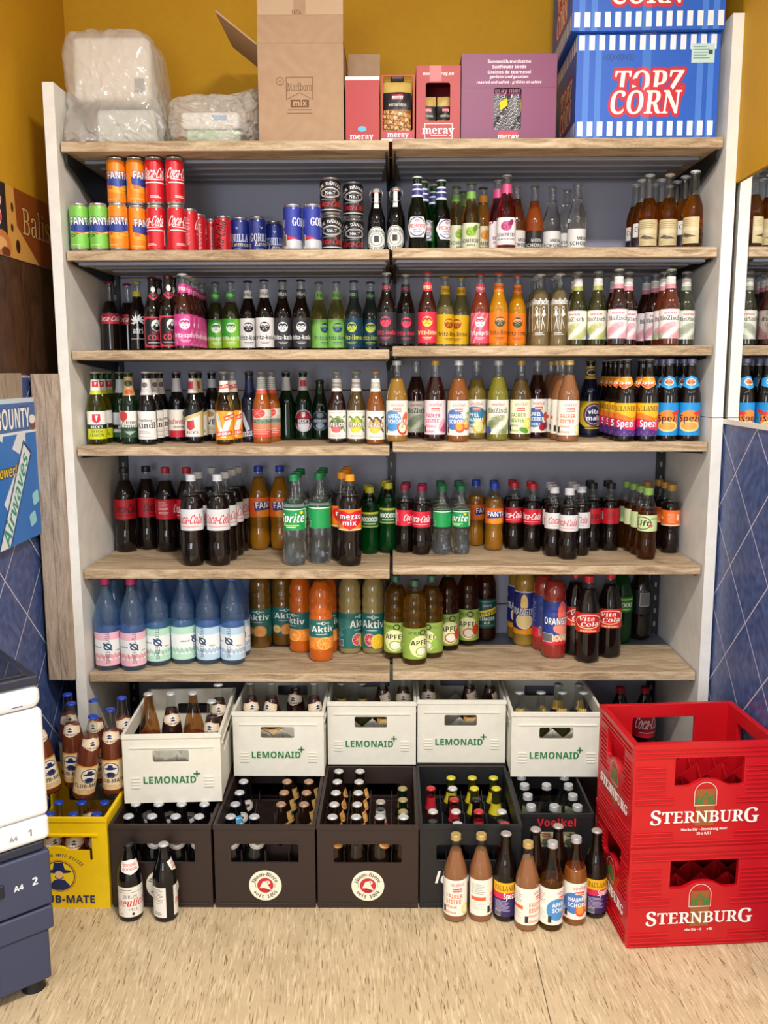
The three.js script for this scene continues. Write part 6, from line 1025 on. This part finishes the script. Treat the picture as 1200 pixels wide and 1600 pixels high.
// ---------------------------------------------------------------- boxes and bags on top of the shelving
const TL = 2.2555, TR = 2.2585;
function print(w, h, pxw, draw) { const c = canvasOf(pxw, Math.round(pxw * h / w)), k = c.getContext('2d'); k.scale(pxw / (w * 1000), pxw / (w * 1000)); draw(k, w * 1000, h * 1000); return std(0xffffff, 0.45, { map: canvasTex(c) }); }
const topz = (side) => (c, w, h) => {
  R(c, '#1058c0', 0, 0, w, h); if (!side) { for (const x of [20, 56, w - 66, w - 34]) R(c, '#3f7ad6', x, 0, 18, h); }
  for (let x = 6; x < w; x += 30) { R(c, '#eceaf0', x, 4, 17, 42); R(c, '#eceaf0', x, h - 52, 17, 42); }
  t(c, 'TOPZ', w / 2 + 6, h * 0.46, 92, '#f4f0ea', { f: 'serif', w: 210, o: '#c01a30', ow: 20, k: 0.1 }); t(c, 'TOPZ', w / 2 + 6, h * 0.46, 92, '#f4f0ea', { f: 'serif', w: 210, k: 0.1 });
  t(c, 'CORN', w / 2 - 4, h * 0.65, 92, '#f4f0ea', { f: 'serif', w: 214, o: '#c01a30', ow: 20, k: 0.1 }); t(c, 'CORN', w / 2 - 4, h * 0.65, 92, '#f4f0ea', { f: 'serif', w: 214, k: 0.1 }); for (let i = 0; i < 5; i++) O(c, '#c01a30', w / 2 - 36 + 6 * Math.cos(i * 1.257), h * 0.455 + 6 * Math.sin(i * 1.257), 5);
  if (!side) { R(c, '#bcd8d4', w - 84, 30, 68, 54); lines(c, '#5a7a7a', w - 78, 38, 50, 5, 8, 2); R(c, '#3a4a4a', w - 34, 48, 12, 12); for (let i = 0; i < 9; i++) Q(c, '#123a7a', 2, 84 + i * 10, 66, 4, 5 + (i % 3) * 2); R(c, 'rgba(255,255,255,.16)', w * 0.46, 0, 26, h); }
};
function carton(name, label, w, h, d, [x, y, z], turn, frontDraw, sideDraw, base) {
  const o = thing(name, label, 'box', [x, y, z], turn * D), front = print(w, h, 700, frontDraw), side = print(d, h, 512, sideDraw ?? ((c, a, b) => R(c, base, 0, 0, a, b))), pl = std(base, 0.6);
  part('carton', new THREE.BoxGeometry(w, h, d), [side, side, pl, pl, front, pl], o, [0, h / 2, 0]);
  part('tape', box(0.045, 0.001, d + 0.002), std(0xc8c0b0, 0.25), o, [0, h + 0.0003, 0]);
  return o;
}
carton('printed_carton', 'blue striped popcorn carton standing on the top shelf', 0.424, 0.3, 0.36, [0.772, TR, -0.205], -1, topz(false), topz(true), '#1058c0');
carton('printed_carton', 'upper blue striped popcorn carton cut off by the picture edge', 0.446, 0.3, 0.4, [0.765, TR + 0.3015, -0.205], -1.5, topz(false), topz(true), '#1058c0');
// purple box with window
function windowBox(name, label, w, h, d, pos, color, win, printDraw, inside, lip) {
  const o = thing(name, label, 'box', pos), th = 0.004, m = std(color, 0.55), [x0, y0, x1, y1] = win;
  const s = new THREE.Shape([[-w / 2, 0], [w / 2, 0], [w / 2, h], [-w / 2, h]].map(([a, b]) => new THREE.Vector2(a, b)));
  s.holes.push(rrect(new THREE.Path(), x0, y0, x1, y1, Math.min(0.008, (x1 - x0) / 4)));
  part('front', (() => { const g = new THREE.ExtrudeGeometry(s, { depth: th, bevelEnabled: false, curveSegments: 4 }); const Pp = g.attributes.position, U = g.attributes.uv; for (let i = 0; i < Pp.count; i++) U.setXY(i, (Pp.getX(i) + w / 2) / w, Pp.getY(i) / h); return g; })(), print(w, h, 640, printDraw), o, [0, 0, d / 2 - th]);
  part('back', box(w, h, th), m, o, [0, h / 2, -d / 2 + th / 2]); part('bottom', box(w, th, d - 2 * th), m, o, [0, th / 2, 0]);
  for (const q of [-1, 1]) part('side', box(th, h, d - 2 * th), m, o, [q * (w - th) / 2, h / 2, 0]);
  if (lip) part('lid', box(w, th, d - 2 * th), m, o, [0, h - th / 2, 0]);
  inside(o); return o;
}
const pouch = (w, h, d, seed) => { const g = new THREE.BoxGeometry(w, h, d, 14, 18, 6), Pp = g.attributes.position; for (let i = 0; i < Pp.count; i++) { const x = Pp.getX(i), y = Pp.getY(i), z = Pp.getZ(i), f = Math.cos(y / h * 3.0) ** 0.5; Pp.setXYZ(i, x * (0.97 + 0.03 * f), y, z * f * (1 - 0.5 * (x / w * 2) ** 2) + noise.noise(x * 40, y * 40, seed) * 0.004); } g.computeVertexNormals(); return g; };
const seedMat = print(0.07, 0.16, 256, (c, w, h) => { R(c, '#7a2a54', 0, 0, w, 40); t(c, 'meray', w / 2, 24, 20, '#f0d8e0', {}); for (let i = 0; i < 420; i++) O(c, ['#15151a', '#8e8c90', '#3a383e', '#c8c4c4'][i % 4], (i * 37.7) % w, 42 + (i * 53.3) % (h - 44), 6, 2.2, i); PG(c, '#e8d81c', [40, 60], [w, 44], [w, 66], [42, 84]); });
const nutMat = print(0.09, 0.15, 256, (c, w, h) => { R(c, '#c8a858', 0, 0, w, 36); R(c, '#1c1c20', 0, 34, w, 46); R(c, '#c01c30', 28, 40, 36, 14); t(c, 'meray', 46, 47, 12, '#fff', {}); t(c, 'PISTACHIOS', 46, 68, 10, '#e8dcc0', {}); R(c, '#8a5a2c', 0, 80, w, h - 80); for (let i = 0; i < 260; i++) O(c, ['#d8a868', '#b8803c', '#e8c890', '#7a4a20'][i % 4], (i * 31.7) % w, 84 + (i * 17.3) % (h - 86), 5, 3.6, i); });
const purple = (c, w, h) => { R(c, '#7a2c5c', 0, 0, w, h); ['Sonnenblumenkerne', 'Sunflower Seeds', 'Graines de tournesol'].forEach((s, i) => t(c, s, w * 0.5, 22 + i * 15, 13, '#f2e2ea', {})); ['geröstet und gesalzen', 'roasted and salted - grillées et salées'].forEach((s, i) => t(c, s, w * 0.5, 66 + i * 15, 11, '#f2e2ea', { k: 0.2 })); R(c, '#5c1c44', 0, 96, w, 2); R(c, '#c02038', w * 0.4, h - 30, 58, 28); t(c, 'meray', w * 0.4 + 29, h - 16, 20, '#fff', { f: 'serif' }); };
windowBox('seed_display_box', 'purple sunflower seed display box with a small window', 0.288, 0.252, 0.22, [0.358, TR, -0.155], '#7a2c5c', [-0.045, 0.034, 0.038, 0.155], purple, (o) => { for (const x of [-0.03, 0.032]) part('seed_bag', pouch(0.068, 0.16, 0.03, x * 99), seedMat, o, [x, 0.1, 0.075]); }, true);
const redPrint = (extra) => (c, w, h) => { R(c, '#a81518', 0, 0, w, h); extra(c, w, h); };
windowBox('nut_display_box', 'red nut display box with an arched window', 0.133, 0.216, 0.2, [0.144, TR, -0.135], '#a81518', [-0.038, 0.058, 0.036, 0.168], redPrint((c, w, h) => { t(c, 'www.meray.eu', w / 2, 22, 13, '#f8e4e0', { k: 0.15 }); R(c, '#e86a6a', w * 0.3, 0, 36, 44); c.strokeStyle = '#f8e8e4'; c.lineWidth = 2; c.strokeRect(26, h - 50, w - 50, 42); t(c, 'meray', w / 2, h - 32, 30, '#fff', { f: 'serif' }); R(c, '#fff', 44, h - 18, w - 84, 2); }), (o) => { for (const [x, s] of [[-0.03, 1], [0.024, 2]]) part('nut_bag', pouch(0.05, 0.13, 0.034, s), nutMat, o, [x, 0.075, 0.05]); }, true);
windowBox('nut_display_box', 'open red nut box with a pistachio bag showing in front', 0.1, 0.19, 0.2, [0.022, TR, -0.135], '#a81518', [-0.045, 0.03, 0.045, 0.186], redPrint((c, w, h) => { R(c, '#b01c3c', 0, h - 34, w, 34); R(c, '#f0ece8', 0, h - 8, w, 8); t(c, 'meray', w / 2, h - 20, 20, '#fff', { f: 'serif' }); }), (o) => { part('nut_bag', pouch(0.084, 0.165, 0.05, 4), nutMat, o, [-0.002, 0.1, 0.066]); part('bag_clip', new RoundedBoxGeometry(0.04, 0.02, 0.03, 2, 0.004), M.black, o, [-0.002, 0.187, 0.066]); part('nut_bag', pouch(0.08, 0.17, 0.04, 5), nutMat, o, [0.0, 0.118, -0.01]); }, false);
// plain red box with raised brown flap behind
{ const o = thing('snack_box', 'plain red snack box with open brown flap', 'box', [-0.085, TL, -0.13]), w = 0.103, h = 0.188, d = 0.2, th = 0.004;
  part('front', box(w, h, th), std('#a81518', 0.5), o, [0, h / 2, d / 2 - th / 2]);
  part('printed_face', new THREE.PlaneGeometry(w, h), print(w, h, 420, (c, W2, H2) => { R(c, '#a81518', 0, 0, W2, H2); R(c, '#f0e8e2', 0, 0, W2, 10); R(c, '#f0e8e2', 0, H2 - 4, W2, 4); O(c, '#48b4e0', 50, 150, 13, 8); t(c, 'meray', 48, 172, 22, '#fff', { f: 'serif' }); }), o, [0, h / 2, d / 2 + 0.0003]);
  for (const q of [-1, 1]) part('side', box(th, h, d - 2 * th), std('#a81518', 0.5), o, [q * (w - th) / 2, h / 2, 0]);
  part('back', box(w, h, th), M.card, o, [0, h / 2, -d / 2 + th / 2]); part('bottom', box(w, th, d), M.card, o, [0, th / 2, 0]);
  const f = part('flap', box(0.1, 0.125, th), M.card, o, [0.0, h + 0.056, -0.06]); f.rotation.set(-0.16, 0, -0.02); }
// tall carton with open flaps
{ const o = thing('cardboard_box', 'tall brown cardboard box with its front flap raised', 'box', [-0.2715, TL, -0.2]), w = 0.258, h = 0.285, d = 0.32, th = 0.005;
  part('front', box(w, h, th, 'y'), M.card, o, [0, h / 2, d / 2]); part('back', box(w, h, th, 'y'), M.card, o, [0, h / 2, -d / 2]);
  for (const q of [-1, 1]) part('side', box(th, h, d - th, 'y'), M.card, o, [q * (w - th) / 2, h / 2, 0]);
  part('bottom', box(w - th * 2, th, d - th), M.card, o, [0, th / 2, 0]);
  const f = part('front_flap', box(w, 0.16, th, 'y'), M.card, o, [0, h + 0.08, d / 2 - 0.0065]); f.rotation.x = -0.08;
  part('tape', box(0.108, 0.072, 0.0008), std(0xbda284, 0.3), f, [-0.073, 0.038, 0.003]); part('tape', box(0.112, 0.06, 0.0008), std(0xbda284, 0.3), f, [0.073, 0.032, 0.003]);
  const pt = (w2, h2, draw) => { const c = canvasOf(512, Math.round(512 * h2 / w2)), k = c.getContext('2d'); k.scale(512 / (w2 * 1000), 512 / (w2 * 1000)); draw(k, w2 * 1000, h2 * 1000); return std(0xffffff, 0.75, { map: canvasTex(c), alphaTest: 0.5 }); };
  part('printed_mark', new THREE.PlaneGeometry(0.05, 0.02), pt(0.05, 0.02, (c) => { c.save(); c.translate(25, 10); c.rotate(Math.PI); t(c, 'Y20', 0, 0, 18, '#6a4c34', { b: false }); c.restore(); }), f, [-0.01, 0.01, 0.0036]);
  part('printed_mark', new THREE.PlaneGeometry(0.13, 0.12), pt(0.13, 0.12, (c) => {
    c.strokeStyle = '#6a4c34'; c.lineWidth = 1.6; c.beginPath(); c.moveTo(36, 6); c.lineTo(116, 6); c.lineTo(116, 70); c.lineTo(76, 50); c.lineTo(36, 70); c.closePath(); c.stroke(); t(c, 'Marlboro', 76, 34, 30, '#6a4c34', { f: 'serif', w: 76, b: false }); R(c, '#6a4c34', 48, 70, 56, 22); t(c, 'mix', 76, 80, 24, '#c09a74', {}); Q(c, '#6a4c34', 1.6, 17, 17, 11); t(c, '20', 17, 17, 9, '#6a4c34', { b: false }); R(c, '#6a4c34', 40, 98, 72, 2); R(c, '#6a4c34', 38, 108, 76, 2);
  }), o, [-0.015, 0.135, d / 2 + 0.0029]);
  const g = part('side_flap', box(0.16, th, d - 0.02), M.card, o, [-w / 2 - 0.062, h + 0.048, 0]); g.rotation.z = -0.66; const g2 = part('side_flap', box(0.03, th, d - 0.04), M.card, o, [w / 2 - 0.012, h + 0.01, -0.02]); g2.rotation.z = 0.9; }
// clear plastic bags
const film = phys({ color: 0xf6f4f0, roughness: 0.1, transmission: 0.72, thickness: 0, ior: 1.5, side: THREE.DoubleSide });
function bag(name, label, [x, y, z], size, seed, n, wrinkle, deform, filling) {
  const o = thing(name, label, 'bag', [x, y, z]);
  const g = new THREE.SphereGeometry(1, 190, 140), Pp = g.attributes.position, v = new THREE.Vector3();
  for (let i = 0; i < Pp.count; i++) {
    const l = new THREE.Vector3().fromBufferAttribute(Pp, i);
    const m = Math.max(Math.abs(l.x) ** n + Math.abs(l.y) ** n + Math.abs(l.z) ** n, 1e-9) ** (1 / n); v.copy(l).divideScalar(m);
    const q = l.clone().multiplyScalar(2.4);
    let k = 0; for (let f = 1, a = 1; f < 13; f *= 1.9, a *= 0.6) k += a * (0.4 - Math.abs(noise.noise(q.x * f * 1.3 + seed + k * 0.5, q.y * f * 0.9 + k * 0.7, q.z * f * 1.3 - seed)));
    v.multiplyScalar(1 + (k - 0.62) * wrinkle(l)); v.multiply(size); deform(v, l);
    const floorAt = z + v.z > 0.006 ? -0.03 * Math.min(1, (z + v.z - 0.006) / 0.02) : 0;
    const yy = Math.max(floorAt, v.y + size.y); Pp.setXYZ(i, yy + y < 2.425 ? Math.max(v.x, -1.001 - x) : v.x, yy, v.z);
  }
  g.computeVertexNormals(); part('plastic_film', g, film, o); filling(o); return o;
}
bag('plastic_bag', 'tall clear plastic bag wrapped round white packaging', [-0.85, TL, -0.185], new THREE.Vector3(0.146, 0.176, 0.135), 3.3, 6, (l) => (l.y > 0.1 ? 0.05 : 0.05 + Math.min(1, (0.1 - l.y) * 1.6) * 0.13), (v, l) => {
  v.x += (0.1 - v.y) * 0.07 - 0.018; if (l.y < 0) v.x *= 1 - l.y * 0.1; const s = Math.max(0, Math.min(1, (-0.25 - l.y) / 0.5)) * Math.max(0, l.z) * Math.max(0, 0.75 - l.x); v.z += s * 0.13; v.y -= s * 0.05; v.x -= s * 0.02;
}, (o) => {
  part('white_package', new RoundedBoxGeometry(0.24, 0.19, 0.2, 3, 0.022), std(0xe2d8ca, 0.85), o, [-0.012, 0.236, -0.01]); part('white_package', new RoundedBoxGeometry(0.19, 0.12, 0.15, 3, 0.015), std(0xcfd2c8, 0.85), o, [0.015, 0.07, -0.03]); part('printed_patch', box(0.03, 0.04, 0.002), std(0x7a7e80, 0.6), o, [0.075, 0.185, 0.0915]); });
bag('plastic_bag', 'low clear plastic bag with pale green packs beside the cardboard box', [-0.552, TL, -0.16], new THREE.Vector3(0.142, 0.08, 0.12), 9.7, 4, (l) => 0.1 + Math.max(0, l.x) * 0.12, (v, l) => { if (l.x > 0.35) { const s = (l.x - 0.35) / 0.65; if (v.y > 0) v.y += s * 0.085 * (1 - Math.abs(l.z)); } }, (o) => {
  part('green_pack', new RoundedBoxGeometry(0.17, 0.05, 0.15, 2, 0.01), std(0xbfd8b4, 0.7), o, [0.0, 0.03, -0.01]); part('white_pack', new RoundedBoxGeometry(0.18, 0.05, 0.16, 2, 0.01), std(0xe4e2dc, 0.7), o, [-0.01, 0.083, -0.015]); part('blue_mark', box(0.045, 0.014, 0.002), std(0x5a9ad0, 0.6), o, [0.02, 0.09, 0.0665]); part('white_mark', box(0.05, 0.018, 0.002), std(0xe8ece8, 0.6), o, [0.04, 0.03, 0.0665]); });

// ---------------------------------------------------------------- printer
{ const o = thing('office_printer', 'white and navy floor standing printer cut off by the picture edge', 'printer', [-0.85, 0, 0.755], 41 * D);
  const navy = plastic(0x39405c, 0.5), navyD = plastic(0x23283c, 0.5), wh = plastic(0xf2f2f4, 0.35), glass = phys({ color: 0x1b1d22, roughness: 0.06, clearcoat: 1 });
  const w = 0.5, d = 0.38, bx = (name, y0, y1, inset, mat, r = 0.006, dz = 0) => part(name, new RoundedBoxGeometry(w - inset, y1 - y0, d - inset, 3, r), mat, o, [-w / 2 - (inset ? 0.5 : 0) * inset + inset / 2 - (inset ? inset / 2 : 0), (y0 + y1) / 2, -d / 2 + dz]);
  bx('base_cabinet', 0.035, 0.17, 0.016, navy); bx('lower_drawer', 0.172, 0.234, 0.004, navy); const dr = bx('drawer', 0.24, 0.385, 0.004, navy); bx('plinth', 0.388, 0.412, 0.014, navyD);
  bx('paper_tray', 0.414, 0.478, 0, wh, 0.014); bx('main_body', 0.48, 0.756, 0, wh, 0.012); bx('top_cover', 0.757, 0.815, 0, wh, 0.022); bx('scanner_bed', 0.815, 0.84, 0.004, navyD); bx('scanner_glass', 0.839, 0.846, 0.03, glass, 0.002); part('document_feeder', new RoundedBoxGeometry(0.42, 0.075, 0.14, 3, 0.012), navyD, o, [-0.27, 0.882, -0.29]);
  part('handle', new RoundedBoxGeometry(0.16, 0.034, 0.01, 3, 0.004), std(0x10182c, 0.5), o, [-0.2, 0.318, -0.001]);
  for (const [x, z] of [[-0.05, -0.05], [-0.45, -0.05], [-0.05, -0.33], [-0.45, -0.33]]) part('foot', new THREE.CylinderGeometry(0.026, 0.03, 0.036, 20), M.black, o, [x, 0.018, z]);
  part('lettering', letters('A4', 0.014, sans), std(0xf2f2f2, 0.5), o, [-0.085, 0.305, -0.0018]); part('lettering', letters('2', 0.02, sans), std(0xf2f2f2, 0.5), o, [-0.045, 0.305, -0.0018]);
  part('lettering', letters('A4', 0.012, sans), std(0x8a8c90, 0.5), o, [-0.09, 0.437, 0.0002]); part('lettering', letters('1', 0.018, sans), std(0x8a8c90, 0.5), o, [-0.05, 0.437, 0.0002]);
  part('power_mark', box(0.025, 0.0015, 0.0008), std(0x777, 0.5), o, [-0.06, 0.772, 0.0003]); }

renderer.render(scene, camera);
